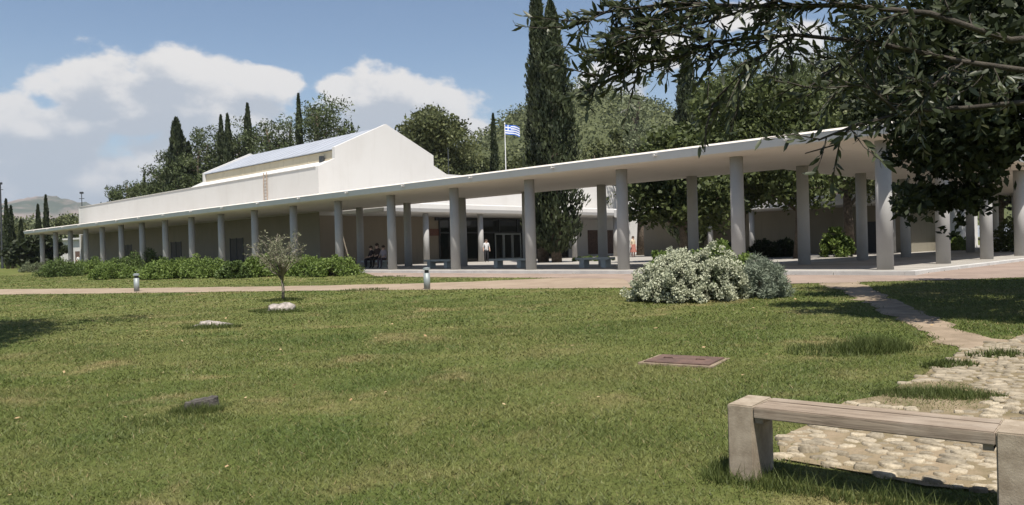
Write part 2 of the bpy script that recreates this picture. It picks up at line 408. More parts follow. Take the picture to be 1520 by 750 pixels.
def kerbs():
    for k in range(46):
        m = MB(); m.uvbox(KO+.004+k*2.05, KO+.004+k*2.05+2.03, KO-.30, KO-.004, .3, ZF-.002); tag(m.build('kerb', MT['kerb'], KERB), None)
    for k in range(22):
        m = MB(); m.uvbox(KO-.30, KO-.004, KO-.3+k*2.05, KO-.3+k*2.05+2.03, .3, ZF-.002); m.build('kerb', MT['kerb'], KERB)
KERB = bpy.data.objects['walkway_floor']; kerbs()
def stones():
    V_ = []
    for k in range(10):
        r = np.random.default_rng(50+k); n = 9; a = np.sort(r.uniform(0, 2*math.pi, n)+0*0)
        a = np.linspace(0, 2*math.pi, n, endpoint=False)+r.normal(0, .14, n)
        R = 1+r.normal(0, .13, n); ax = r.uniform(.45, .8)
        P = [(R[i]*math.cos(a[i]), ax*R[i]*math.sin(a[i])) for i in range(n)]
        V = [(p[0], p[1], -.3) for p in P]+[(p[0]*.97, p[1]*.97, .10+r.normal(0, .02)) for p in P]+[(p[0]*.78, p[1]*.78, .20+r.normal(0, .03)) for p in P]+[(0, 0, .22)]
        Fc = []
        for lv in (0, 1):
            for i in range(n):
                j = (i+1) % n; Fc.append((lv*n+i, lv*n+j, (lv+1)*n+j, (lv+1)*n+i))
        Fc += [(2*n+i, 2*n+(i+1) % n, 3*n) for i in range(n)]
        me = mesh('stone', V, Fc, True); me.materials.append(MT['stone']); V_.append(me)
    r = np.random.default_rng(3); P = []
    for i in range(90):
        for j in range(90):
            x, y = 1.2+i*.128+(j % 2)*.064+r.normal(0, .028), 4.3+j*.092+r.normal(0, .022); P.append((x, y))
    P = np.array(P); ok = inpoly(stone_poly, P[:, 0], P[:, 1]) & ~inpoly(island, P[:, 0], P[:, 1])
    P = P[ok]; P = P[r.random(len(P)) > .10]
    d = np.hypot(P[:, 0]-2.6, P[:, 1]-5.6)+np.maximum(0, P[:, 0]/P[:, 1]-.70)*30
    P = P[np.argsort(d)]
    rest = MB()
    for i, (x, y) in enumerate(P):
        z = float(gz(x, y))+.013; s = .04+.048*r.random()**1.3; k = int(r.integers(10)); a = r.normal(-.25, .35)
        if i < 298:
            o = link('stone', V_[k], None, paving); o.location = (x, y, z+r.normal(0, .007)); o.scale = (s, s, s*r.uniform(.6, 1.3)); o.rotation_euler = (r.normal(0, .05), r.normal(0, .05), a)
        else:
            Mx = Matrix.Translation((x, y, z)) @ Matrix.Rotation(a, 4, 'Z') @ Matrix.Scale(s, 4)
            rest.add([Mx @ v.co for v in V_[k].vertices], [tuple(p.vertices) for p in V_[k].polygons])
    if rest.V: tag(rest.build('stones_beyond', MT['stone'], paving, True), kind='stuff')
stones()

# ------------------------------------------------------------------ covered walkway
def offset_poly(P, d):
    n = len(P); out = []
    for i in range(n):
        p0, p1, p2 = [np.array(P[j % n], float) for j in (i-1, i, i+1)]
        a = (p1-p0)/np.linalg.norm(p1-p0); b = (p2-p1)/np.linalg.norm(p2-p1)
        na, nb = np.array([-a[1], a[0]]), np.array([-b[1], b[0]])
        m = na+nb; out.append(p1+m*d/(1+na@nb))
    return out
def lofted_slab(name, P, layers, m, parent, off, edge=None, lo=0, hi=0):
    """P in (u,v), counter-clockwise in (u,v); layers: (inset, z) from underside up"""
    bm = bmesh.new(); rings = []
    for ins, z in layers:
        rings.append([bm.verts.new(np.array(Wp(u, v, z))-np.asarray(off)) for u, v in offset_poly(P, ins)])
    n = len(P)
    for k, (a, b) in enumerate(zip(rings[:-1], rings[1:])):
        for i in range(n):
            f = bm.faces.new((a[i], a[(i+1) % n], b[(i+1) % n], b[i])); f.material_index = 1 if edge and lo <= k <= hi else 0
    fs = [bm.faces.new(rings[0][::-1]), bm.faces.new(rings[-1])]
    bmesh.ops.triangulate(bm, faces=fs); bmesh.ops.recalc_face_normals(bm, faces=bm.faces)
    me = bpy.data.meshes.new(name); bm.to_mesh(me); bm.free()
    me.materials.append(m)
    if edge: me.materials.append(edge)
    return link(name, me, m, parent)
def column_mesh(name, r, h, n=22, shaft_dirt=True):
    mb = MB(); mb.tube([(0, 0, 0), (0, 0, h)], [r*1.03, r*.97], n, True)
    me = mesh(name, mb.V, mb.F); bm = bmesh.new(); bm.from_mesh(me); bmesh.ops.recalc_face_normals(bm, faces=bm.faces)
    for f in bm.faces: f.smooth = len(f.verts) == 4
    bm.to_mesh(me); bm.free(); me.materials.append(MT['column']); return me
def walkway():
    base = np.array(Wp(0, 0, ZF))
    R = empty('covered_walkway', base, 'long covered walkway with grey round columns and thin concrete roof before the white building', 'walkway')
    e = 92.6; iv = 6.4
    P = [(-1, -1), (e, -1), (e, V1-.012), (U1-.012, V1-.012), (U1-.012, iv), (6.4, iv), (6.4, 62), (-1, 62)]
    lofted_slab('roof', P, [(.55, ZT), (.24, ZT+.012), (.12, ZT+.04), (.075, ZT+.085), (.005, ZT+.35), (0, ZT+.365), (.02, ZT+.38), (.32, ZT+.47)], MT['fascia'], R, base, MT['edge'], 3, 4)
    cm = column_mesh('column', .235, ZT+.005-ZF)
    spots = []
    fx = [1309.5, 1097.8, 926.5, 788.3, 675.6, 580.8, 502, 435, 377.4, 327.9, 284.2, 245.2, 211.3, 180.9, 153.2, 130, 107, 85, 65]
    for i, x in enumerate(fx): spots.append((0. if i == 0 else (5.*i*.4+.6*ufromx(x, 0)), 0.))
    for k in range(1, 11): spots.append((0., 5.76*k))
    for i in range(1, 8): spots.append((5.05*i, 5.62-.09*i))
    for k in range(2, 11): spots.append((5.0, 5.76*k))
    for u, v in spots:
        o = link('column', cm, None, R); o.location = np.array(Wp(u, v, ZF-.004))-base
        o.rotation_euler = (0, 0, u+v)
    # drain spouts on the roof edge
    sm = MB(); sm.tube([(0, .12, 0), (0, -.16, -.03)], [.05, .045], 8); sm.box(-.06, .06, -.12, .1, .04, .06)
    me = mesh('drain_spout', sm.V, sm.F); me.materials.append(MT['white'])
    for k in range(0, 18):
        o = link('drain_spout', me, None, R); o.location = np.array(Wp(2.6+5.03*k, -.99, ZT+.28))-base; o.rotation_euler = (0, 0, math.atan2(dr[1], dr[0])-math.pi/2)
    for k in range(0, 6):
        o = link('drain_spout', me, None, R); o.location = np.array(Wp(-.99, 2.9+5.76*k, ZT+.28))-base; o.rotation_euler = (0, 0, math.atan2(dl[1], dl[0])-math.pi/2)
walkway()

# ------------------------------------------------------------------ museum building
def museum():
    base = np.array(Wp(U1, V1, GCAP))
    R = empty('museum_building', base, 'large white flat walled building with a raised gabled hall behind the covered walkway', 'building')
    VC0, VR = 6.7, 11.25; VC1 = 2*VR-VC0
    ZW, ZC, ZE, ZR = 7.9, 8.52, 9.22, 11.35
    UH = 62.5                                       # far end of the raised hall
    VB = float(vfromx(955, U1))                     # end of the entrance front
    # long front wall and main body
    b = MB(); b.uvbox(U1+.36, UEND, V1, 30, .3, ZW); b.build('wall', MT['white'], R, off=base)
    b = MB(); b.uvbox(UEND-.3, UEND+.12, V1-.03, 30.2, .3, ZW-.02); b.build('end_wall', MT['white'], R, off=base)
    b = MB(); b.uvbox(U1-.03, U1+12, 30.05, VB, .3, ZW-.05); b.build('entrance_wing_wall', MT['white'], R, off=base)
    # gabled end walls of the hall
    prof = [(V1-.04, .3), (V1-.04, ZW+.02), (VC0-.12, ZC+.05), (VC0-.12, ZE+.17), (VR, ZR+.16), (VC1+.12, ZE+.17), (VC1+.12, ZC+.05), (VC1+1.5, ZW+.02), (30.0, ZW+.02), (30.0, .3)]
    def slab(pr, u0, u1, name, m):
        n = len(pr); mb = MB()
        mb.add([Wp(u0, v, z) for v, z in pr]+[Wp(u1, v, z) for v, z in pr],
               [tuple(range(n)), tuple(range(2*n-1, n-1, -1))]+[(i, (i+1) % n, n+(i+1) % n, n+i) for i in range(n)])
        return mb.build(name, m, R, off=base)
    slab(prof, U1, U1+.35, 'gable_wall', MT['white'])
    pr2 = [(V1+.05, ZW-.1)]+prof[1:8][:1]+prof[2:7]+[(VC1+1.5, ZW-.1)]
    pr2[1] = (V1+.05, ZW+.02)
    slab(pr2, UH, UH+.35, 'gable_wall', MT['white'])
    # lower lean-to roofs and clerestory
    for s in (0, 1):
        a = (V1+.02, ZW+.006, VC0, ZC) if s == 0 else (VC1+1.5, ZW+.006, VC1, ZC)
        mb = MB(); mb.hexa([Wp(UH, a[0], ZW-.2), Wp(U1+.36, a[0], ZW-.2), Wp(U1+.36, a[2], ZW-.2), Wp(UH, a[2], ZW-.2),
                            Wp(UH, a[0], a[1]), Wp(U1+.36, a[0], a[1]), Wp(U1+.36, a[2], a[3]), Wp(UH, a[2], a[3])])
        mb.build('lean_to_roof', MT['white'], R, off=base)
    mb = MB(); mb.uvbox(U1+.36, UH-.01, VC0+.06, VC1-.06, ZW-.1, ZE); cl = mb.build('clerestory', MT['cream'], R, off=base)
    for s in range(1, 6):
        uu = U1+.36+(UH-U1-.36)*s/6
        mb = MB(); mb.uvbox(uu-.03, uu+.03, VC0+.045, VC0+.07, ZC+.04, ZE-.02); mb.build('joint_strip', MT['cream'], cl, off=base)
    for s in (0, 1):
        ve, vr = (VC0-.10, VR+.003) if s == 0 else (VC1+.10, VR-.003)
        mb = MB(); mb.hexa([Wp(UH-.01, ve, ZE+.003), Wp(U1+.36, ve, ZE+.003), Wp(U1+.36, vr, ZR-.10), Wp(UH-.01, vr, ZR-.10),
                            Wp(UH-.01, ve, ZE+.08), Wp(U1+.36, ve, ZE+.08), Wp(U1+.36, vr, ZR), Wp(UH-.01, vr, ZR)])
        rf = mb.build('roof', MT['metalroof'], R, off=base)
        if s == 0:
            for k in range(1, 15):
                uu = U1+.36+(UH-U1-.4)*k/15
                mb = MB(); h = .03; mb.hexa([Wp(uu+.03, ve, ZE+.075), Wp(uu, ve, ZE+.075), Wp(uu, vr, ZR-.005), Wp(uu+.03, vr, ZR-.005),
                                             Wp(uu+.03, ve, ZE+.08+h), Wp(uu, ve, ZE+.08+h), Wp(uu, vr, ZR+h), Wp(uu+.03, vr, ZR+h)])
                mb.build('roof_seam', MT['metalroof'], rf, off=base)
    # parapet coping along the front wall
    mb = MB(); mb.uvbox(U1+.37, UEND+.1, V1-.06, V1+.25, ZW+.002, ZW+.05); mb.build('coping', MT['white'], R, off=base)
    b = MB(); b.uvbox(U1+.4, UEND-.35, V1-.025, V1+.02, .35, ZT-.02); b.build('wall_facing', MT['shadewall'], R, off=base)  # dark sheet below the soffit, canopy shade put into its colour
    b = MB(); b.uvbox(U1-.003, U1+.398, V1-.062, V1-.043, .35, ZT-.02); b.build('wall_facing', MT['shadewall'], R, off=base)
    # floodlight and ladder
    p = onv(479, 236, VC0-.1); u, _ = uv(p)
    mb = MB(); mb.uvbox(u-.16, u+.16, VC0-.32, VC0-.08, p[2]-.3, p[2]+.2); mb.uvbox(u-.04, u+.04, VC0-.1, VC0+.08, p[2]-.05, p[2]+.05); mb.build('floodlight', MT['darkmetal'], R, off=base)
    u = uv(onv(396, 270, V1))[0]; z0, z1 = onv(396, 293, V1)[2], onv(398, 256, V1)[2]
    lad = MB()
    for s in (-.26, .26): lad.uvbox(u+s-.025, u+s+.025, V1-.16, V1-.11, z0-.3, z1)
    for k in range(8): zz = z0+(z1-z0)*(k+.3)/8; lad.uvbox(u-.235, u+.235, V1-.15, V1-.12, zz-.015, zz+.015)
    lad.build('ladder', MT['rustladder'], R, off=base)
    # entrance porch
    UP = 35.6; vs = [float(vfromx(x, UP)) for x in (633, 714, 787, 853, 914, 967)]
    zb = onu(720, 317.5, UP-.7)[2]; v0, v1 = V1+1.4, vs[-1]+.7
    P = [(UP-.8, v0), (U1-.012, v0), (U1-.012, v1), (UP-.8, v1)]
    lofted_slab('porch_roof', P, [(.3, zb), (.06, zb+.06), (0, zb+.3), (.04, zb+.62), (.2, zb+.68)], MT['white'], R, base)
    cm = column_mesh('porch_column', .22, zb+.005-ZF)
    for v in vs: o = link('column', cm, None, R); o.location = np.array(Wp(UP, v, ZF-.004))-base
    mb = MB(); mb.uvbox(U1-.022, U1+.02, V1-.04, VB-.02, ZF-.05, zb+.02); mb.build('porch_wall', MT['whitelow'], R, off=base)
    # glazed entrance
    va, vb = float(vfromx(652, U1)), float(vfromx(842, U1)); vb = max(vb, va+8)
    ent = MB(); ent.uvbox(U1-.05, U1+.01, va, vb, ZF+.02, zb-.06); ent = ent.build('entrance_glazing', MT['glass'], R, off=base)
    fr = MB(); zt = ZF+2.35
    fr.uvbox(U1-.10, U1-.04, va-.08, vb+.08, zb-.12, zb-.02); fr.uvbox(U1-.10, U1-.045, va+.01, vb-.01, zt, zt+.12)
    nmul = 7
    for k in range(nmul+1):
        v = va+(vb-va)*k/nmul; fr.uvbox(U1-.12, U1-.052, v-.05, v+.05, ZF, zb-.13)
    fr.build('frame', MT['darkmetal'], ent, off=base)
    vd = [float(vfromx(x, U1)) for x in (733, 746, 759, 772)]
    for a, b_ in zip(vd[:-1], vd[1:]):
        d = MB(); z1_ = zt-.02
        d.uvbox(U1-.17, U1-.125, a+.02, a+.14, ZF+.01, z1_); d.uvbox(U1-.17, U1-.125, b_-.14, b_-.02, ZF+.01, z1_)
        d.uvbox(U1-.168, U1-.127, a+.14, b_-.14, z1_-.12, z1_); d.uvbox(U1-.168, U1-.127, a+.14, b_-.14, ZF+.01, ZF+.16)
        dd = d.build('door', MT['greymetal'], R, off=base)
        g = MB(); g.uvbox(U1-.15, U1-.14, a+.135, b_-.135, ZF+.155, z1_-.115); g.build('pane', MT['glass'], dd, off=base)
        h = MB(); h.uvbox(U1-.24, U1-.21, b_-.10, b_-.07, ZF+.8, ZF+1.3); h.uvbox(U1-.215, U1-.16, b_-.10, b_-.07, ZF+1., ZF+1.05); h.build('handle', MT['greymetal'], dd, off=base)
    v = float(vfromx(644, U1)); mb = MB(); z = onu(646, 345, U1)[2]
    mb.uvbox(U1-.06, U1-.025, v-.7, v+.7, z-.28, z+.28); mb.build('notice_board', MT['red'], R, off=base)
    for x in (880, 905):
        v = float(vfromx(x, U1)); mb = MB(); mb.uvbox(U1-.07, U1-.026, v-.8, v+.8, ZF+.2, ZF+2.6); mb.build('shutter_panel', MT['rust'], R, off=base)
    mb = MB(); v = float(vfromx(648, U1)); z = onu(648, 323, U1)[2]; mb.uvbox(U1-.2, U1-.02, v-.15, v+.15, z-.25, z+.2); mb.build('wall_lamp', MT['darkmetal'], R, off=base)
    # openings in the shaded wall behind the front columns
    for x in (190, 352, 262):
        uu = uv(onv(x, 365, V1))[0]; mb = MB(); mb.uvbox(uu-1.1, uu+1.1, V1-.045, V1+.02, ZF+.02, ZF+2.4); w = mb.build('doorway', MT['door'], R, off=base)
        mb = MB()
        for s in (-1.15, 0, 1.15): mb.uvbox(uu+s-.05, uu+s+.05, V1-.08, V1-.047, ZF+.01, ZF+2.45)
        mb.build('frame', MT['darkmetal'], w, off=base)
museum()

def low_wing():
    VW = 29.0; ua, ub = 8.2, U1-9.
    base = np.array(Wp(ub, VW, GCAP))
    R = empty('low_building', base, 'low white building with a shaded porch on the far side of the courtyard', 'building')
    z0 = onv(1285, 302, VW-1)[2]; z1 = onv(1285, 286, VW-1)[2]
    P = [(ua, VW-1), (ub, VW-1), (ub, VW+12), (ua, VW+12)]
    lofted_slab('roof', P, [(.15, z0), (.03, z0+.05), (0, z1-.05), (.08, z1)], MT['white'], R, base)
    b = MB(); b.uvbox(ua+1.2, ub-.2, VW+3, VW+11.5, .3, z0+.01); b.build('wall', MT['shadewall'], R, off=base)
    cm = column_mesh('porch_column', .2, z0+.005-ZF)
    for x in (1117, 1055, 1190, 1262, 1325):
        u = float(ufromx(x, VW-.3)); 
        if ua+.5 < u < ub-.5: o = link('column', cm, None, R); o.location = np.array(Wp(u, VW-.3, ZF-.004))-base
    b = MB(); b.uvbox(ua+3, ua+4.2, VW+2.95, VW+3.02, ZF, ZF+2.2); b.build('door', MT['darkmetal'], R, off=base)
low_wing()
def annex():
    a = ond(1392, 372, 64); b = ond(1452, 372, 70)
    base = np.array([a[0], a[1], GCAP])
    R = empty('annex_building', base, 'plain white sunlit outbuilding wall standing beyond the side wing columns', 'building')
    d = (b-a)[:2]; n = np.array([-d[1], d[0]])/np.linalg.norm(d)
    q = lambda p, z: (p[0], p[1], z)
    z1 = 1.6+(353-303)*64/F
    mb = MB(); mb.hexa([q(a[:2], .3), q(b[:2], .3), q(b[:2]+n*5, .3), q(a[:2]+n*5, .3), q(a[:2], z1), q(b[:2], z1), q(b[:2]+n*5, z1), q(a[:2]+n*5, z1)]); mb.build('wall', MT['white'], R, off=base)
    a2, b2 = a[:2]-d*.02-n*.15, b[:2]+d*.02-n*.15
    mb = MB(); mb.hexa([q(a2, z1+.002), q(b2, z1+.002), q(b2+n*5.3, z1+.002), q(a2+n*5.3, z1+.002), q(a2, z1+.2), q(b2, z1+.2), q(b2+n*5.3, z1+.2), q(a2+n*5.3, z1+.2)]); mb.build('roof', MT['white'], R, off=base)
annex()
def far_pavilion():
    """white sunlit walls beyond the far end of the building"""
    a = ond(84, 376, 118); b = ond(136, 376, 112); base = np.array([a[0], a[1], GCAP])
    R = empty('far_pavilion', base, 'small white pavilion beyond the far end of the walkway', 'building')
    d = (b-a)[:2]; n = np.array([-d[1], d[0]])/np.linalg.norm(d); q = lambda p, z: (p[0], p[1], z)
    mb = MB(); mb.hexa([q(a[:2], .3), q(b[:2], .3), q(b[:2]+n*6, .3), q(a[:2]+n*6, .3), q(a[:2], 4.6), q(b[:2], 4.6), q(b[:2]+n*6, 4.6), q(a[:2]+n*6, 4.6)]); mb.build('wall', MT['white'], R, off=base)
    mb = MB(); a2, b2 = a[:2]-d*.04-n*.4, b[:2]+d*.04-n*.4
    mb.hexa([q(a2, 4.602), q(b2, 4.602), q(b2+n*6.8, 4.602), q(a2+n*6.8, 4.602), q(a2, 4.85), q(b2, 4.85), q(b2+n*6.8, 4.85), q(a2+n*6.8, 4.85)]); mb.build('roof', MT['white'], R, off=base)
    m_ = a[:2]+d*.55; e = d/np.linalg.norm(d)
    mb = MB(); mb.hexa([q(m_-n*.04, .4), q(m_+e*1.3-n*.04, .4), q(m_+e*1.3+n*.02, .4), q(m_+n*.02, .4), q(m_-n*.04, 2.9), q(m_+e*1.3-n*.04, 2.9), q(m_+e*1.3+n*.02, 2.9), q(m_+n*.02, 2.9)]); mb.build('door', MT['rust'], R, off=base)
far_pavilion()

# ------------------------------------------------------------------ vegetation builders
def quads(c, ax, wd, l, w, taper=.5):
    """leaf quads: centre c, long axis ax, width axis wd"""
    l = l[:, None]; w = w[:, None]
    V = np.stack([c-ax*l*.5, c+wd*w*.5, c+ax*l*.5, c-wd*w*.5], 1)
    return V.reshape(-1, 3)
def unit(a): return a/(np.linalg.norm(a, axis=-1, keepdims=True)+1e-9)
def lobes_leaves(rng, C, Rr, n, ls, aspect=.6, updir=0., shell=.55, outward=.5, squash=1.):
    C = np.asarray(C, float); Rr = np.asarray(Rr, float)
    p = Rr**2/np.sum(Rr**2); k = rng.choice(len(C), n, p=p)
    d = unit(rng.normal(size=(n, 3))); rr = (shell+(1-shell)*rng.random(n)**.7)
    rr = rr*(1+.18*rng.normal(size=n).clip(-1.2, 1.5))
    off = d*rr[:, None]*Rr[k][:, None]; off[:, 2] *= squash
    c = C[k]+off
    ax = unit(rng.normal(size=(n, 3))+d*outward+np.array([0, 0, updir])); wd = unit(np.cross(ax, unit(rng.normal(size=(n, 3))+d*.3)))
    l = ls*rng.uniform(.6, 1.4, n)
    tint = np.clip(.5+.22*rng.normal(size=n)+.3*(rng.random(len(C))[k]-.5), 0, 1)
    return quads(c, ax, wd, l, l*aspect), tint
def limb_tree(rng, mb, base, h, r0, n_limb, spread, z_lo, lean=(0, 0), n=8):
    """trunk with limbs; returns limb tips"""
    b = np.asarray(base, float); pts = [b+[lean[0]*t*h, lean[1]*t*h, t*h] for t in np.linspace(0, 1, 6)]
    pts = [p+np.array([*rng.normal(0, .015*h, 2), 0])*(i > 0) for i, p in enumerate(pts)]
    mb.tube(pts, [r0*(1.15-.9*t) for t in np.linspace(0, 1, 6)], n); tips = [pts[-1]]
    for i in range(n_limb):
        t = rng.uniform(z_lo, .92); j = min(int(t*5), 4); f = t*5-j; p = pts[j]*(1-f)+pts[j+1]*f
        a = rng.uniform(0, 6.283)+i*2.4; L_ = spread*(1.15-.6*t)*rng.uniform(.7, 1.1)
        d = np.array([math.cos(a), math.sin(a), rng.uniform(.25, .8)]); q = p+d*L_*.5+[0, 0, .05*h]; e = p+d*L_
        mb.tube([p, q, e], [r0*.42*(1.2-t), r0*.28*(1.2-t), r0*.1], max(5, n-2)); tips += [e, q]
    return np.array(tips)
def tree(name, label, cat, base, h, cr_, kind, seed, leaves, ls, lm, bark='bark', group=None, z_lo=.3, lean=(0, 0)):
    rng = np.random.default_rng(seed); base = np.asarray(base, float)
    R = empty(name, base, label, cat, group)
    mb = MB()
    if kind == 'cypress':
        mb.tube([(0, 0, -.1), (0, 0, h*.5), (0, 0, h*.93)], [h*.016+.08, h*.009+.04, .02], 7)
        t = rng.random(leaves)**.85; z = h*(.035+.955*t)
        prof = np.minimum(1, (t/.10)**.6)*np.maximum(.02, (1-t)**.62)*1.25; prof = np.minimum(prof, 1)
        a = rng.uniform(0, 6.283, leaves)
        lump = 1+.16*np.sin(a*3+z*1.3/h*20+seed)+.13*np.sin(a*5-z*2.1/h*22)+.1*np.sin(z/h*60+a*2)
        rr = cr_*prof*lump*(.55+.45*rng.random(leaves)**.5)*(1+.08*rng.normal(size=leaves))
        c = np.stack([rr*np.cos(a), rr*np.sin(a), z], 1); d = np.stack([np.cos(a), np.sin(a), 0*a], 1)
        ax = unit(np.array([0, 0, 1.5])+d*.5+rng.normal(size=(leaves, 3))*.45); wd = unit(np.cross(ax, unit(d+rng.normal(size=(leaves, 3))*.6)))
        l = ls*rng.uniform(.6, 1.5, leaves); V = quads(c, ax, wd, l, l*.4)
        tint = np.clip(.42+.2*rng.normal(size=leaves)+.25*np.sin(a*3+z*1.3/h*20+seed), 0, 1)
    else:
        tips = limb_tree(rng, mb, (0, 0, -.1), h*.86, h*.022+.05, {'pine': 14, 'broad': 13, 'sparse': 9}[kind], cr_*.95, z_lo, lean)
        C, Rr = [], []
        for p in tips:
            for s in range(3 if kind == 'pine' else 4):
                q = p+rng.normal(0, cr_*.20, 3)*[1, 1, .8]; C.append(q); Rr.append(cr_*rng.uniform(.16, .36))
        for s in range(14 if kind != 'sparse' else 5):
            q = rng.normal(size=3); q /= np.linalg.norm(q); C.append(np.array([lean[0]*h*.7, lean[1]*h*.7, h*(.5+.5*z_lo)])+q*[cr_*.75, cr_*.75, h*(.5-.5*z_lo)*.85]); Rr.append(cr_*rng.uniform(.2, .34))
        C = np.array(C); C[:, 2] = np.clip(C[:, 2], h*z_lo, h*.95)
        V, tint = lobes_leaves(rng, C, Rr, leaves, ls, .55 if kind != 'pine' else .35, .35 if kind == 'pine' else 0, .45, .6, .8)
    mb.build('trunk', MT[bark], R, True)
    link('crown', fastmesh('crown', V, 4, tint), L[lm], R)
    return R

# --- cypresses in the courtyard
b1 = foot(806, 52); b2 = foot(826, 50.2)
tree('cypress_tree', 'tallest slim dark cypress of the pair rising through the walkway court', 'cypress', (*b1[:2], ZF), 19.6, .98, 'cypress', 1, 15000, .30, 'cypress')
tree('cypress_tree', 'broader dark cypress of the pair rising through the walkway court', 'cypress', (*b2[:2], ZF), 16.9, 1.62, 'cypress', 2, 17000, .30, 'cypress')
# --- leafy trees in the courtyard behind the roof
def courttree(px, d, top, cr_, seed, label, lm='broad', n=12000, kind='broad', z_lo=.26, ls=.30):
    b = foot(px, d); h = CZ+(364-(px-1000)*.026-top)*d/F-ZF
    tree('broadleaf_tree' if kind == 'broad' else 'pine_tree', label, 'tree', (b[0], b[1], ZF), h, cr_, kind, seed, n, ls, lm, z_lo=z_lo, group=None)
courttree(1012, 43, 178, 2.7, 11, 'leafy green courtyard tree nearest the cypress pair, its crown just above the roof edge', 'broad')
courttree(1098, 46, 112, 3.9, 12, 'bright green leafy courtyard tree rising high over the walkway roof', 'broad', 16000)
courttree(1185, 43, 120, 3.6, 13, 'bushy green courtyard tree beside the roof corner', 'broad', 15000)
courttree(1262, 50, 96, 4.4, 14, 'dark green courtyard tree above the roof corner', 'dull', 15000)
courttree(952, 76, 108, 2.6, 15, 'thin pale grey green tree beyond the courtyard with open crown', 'sage', 3600, 'sparse' if False else 'broad', .5)
courttree(1150, 74, 62, 5.2, 16, 'tall pine behind the leafy courtyard trees', 'pine', 12000, 'pine', .35, .42)
courttree(1245, 80, 40, 6.0, 17, 'tallest pine behind the roof corner', 'pine', 13000, 'pine', .35, .42)
courttree(1370, 66, 60, 6.0, 18, 'dark pine behind the side wing of the walkway', 'pine', 12000, 'pine', .25, .42)
courttree(1480, 60, 70, 6.0, 19, 'broad dark tree behind the last side wing columns', 'deep', 12000, 'broad', .2, .42)
courttree(1075, 82, 88, 3.8, 20, 'dull green tree behind the tall dark cypress', 'dull', 9000, 'broad', .3, .42)
b = foot(1026, 62); tree('cypress_tree', 'dark cypress standing among the leafy courtyard trees', 'cypress', (b[0], b[1], GCAP), CZ+(363-68)*62/F-GCAP, 1.5, 'cypress', 21, 12000, .32, 'cypress')
# shrub in the court by the low building
# --- trees behind the museum
def fartree(px, d, top, cr_, kind, seed, label, lm, n=7000, ls=.45, z_lo=.3, name=None):
    b = foot(px, d); hz = 390-.026*px; h = CZ+(hz-top)*d/F-GCAP
    nm = name or {'cypress': 'cypress_tree', 'pine': 'pine_tree', 'broad': 'broadleaf_tree'}[kind]
    tree(nm, label, 'cypress' if kind == 'cypress' else 'tree', (b[0], b[1], GCAP), h, cr_, kind, seed, n, ls, lm, z_lo=z_lo)
fartree(373, 112, 152, 1.15, 'cypress', 31, 'lone pointed cypress above the middle of the long white building', 'cypress', 7000, .42)
fartree(333, 113, 170, 1.0, 'cypress', 32, 'cypress touching its twin above the long white building', 'cypress', 5500, .42)
fartree(343, 111, 168, 1.1, 'cypress', 33, 'cypress twin with the fuller top above the white building', 'cypress', 5500, .42)
fartree(449, 106, 138, .85, 'cypress', 34, 'slim cypress in front of the pines near the hall roof', 'cypress', 6000, .42)
fartree(267, 118, 174, 2.4, 'cypress', 35, 'ragged dark conifer with uneven outline above the white building', 'cypress', 6500, .6)
fartree(284, 120, 210, 1.6, 'cypress', 36, 'smaller ragged dark conifer beside the taller one', 'cypress', 4500, .55)
fartree(404, 112, 158, 5.4, 'pine', 37, 'rounded green pine between the lone cypress and the slim one', 'pine', 9000)
fartree(432, 116, 148, 5.2, 'pine', 38, 'green pine just behind the slim cypress', 'pine', 9000)
fartree(476, 104, 132, 5.6, 'pine', 39, 'tallest pine with feathery edge by the ridge of the hall', 'pine', 10000)
fartree(312, 120, 186, 4.2, 'pine', 40, 'rounded green pine beside the twin cypresses', 'pine', 8000)
fartree(362, 118, 172, 4.4, 'pine', 41, 'green pine behind the lone cypress', 'pine', 7000)
fartree(248, 124, 222, 4.2, 'pine', 42, 'flat spreading pine beside the taller ragged conifer', 'pine', 8000)
fartree(297, 116, 192, 3.8, 'pine', 43, 'bushy pine right beside the ragged conifers', 'pine', 8000)
fartree(238, 126, 250, 3.4, 'pine', 44, 'low olive green pine over the white parapet', 'dull', 6000)
fartree(192, 132, 256, 2.9, 'pine', 45, 'small pine near the far end of the parapet', 'pine', 6000)
fartree(172, 134, 268, 2.4, 'pine', 46, 'lowest small pine at the far end of the parapet', 'pine', 4500)
fartree(209, 130, 258, 2.2, 'pine', 47, 'small dull green tree beside the small far pine', 'dull', 4500)
fartree(217, 128, 256, .6, 'cypress', 48, 'tiny slim cypress among the small far pines', 'cypress', 2500, .4)
fartree(648, 86, 149, 4.9, 'broad', 49, 'big rounded tree standing behind the white gable', 'dull', 15000, .40, .25)
fartree(612, 92, 172, 3.0, 'broad', 50, 'smaller rounded tree half hidden by the white gable', 'dull', 8000, .42, .25)
fartree(690, 94, 205, 2.8, 'broad', 51, 'low green tree between the gable and the flagpole', 'dull', 7000, .42, .25)
fartree(737, 96, 168, .75, 'cypress', 52, 'slim lone cypress beside the flagpole', 'cypress', 5000, .38)
fartree(516, 128, 184, .7, 'cypress', 53, 'small cypress tip showing over the hall roof', 'cypress', 2500, .4)
fartree(527, 130, 181, .75, 'cypress', 54, 'wider cypress tip showing over the hall roof', 'cypress', 2500, .4)
fartree(885, 84, 205, 3.4, 'broad', 55, 'round green tree behind the cypress pair', 'dull', 8000, .42, .2)
fartree(925, 88, 185, 3.6, 'broad', 56, 'green tree behind the walkway beside the pale open one', 'dull', 9000, .42, .2)
fartree(775, 100, 222, 3.2, 'broad', 57, 'low bushy tree behind the flag', 'dull', 7000, .42, .2)
fartree(712, 104, 222, 3.2, 'broad', 58, 'low bushy tree beside the slim lone cypress', 'hill', 7000, .42, .2)
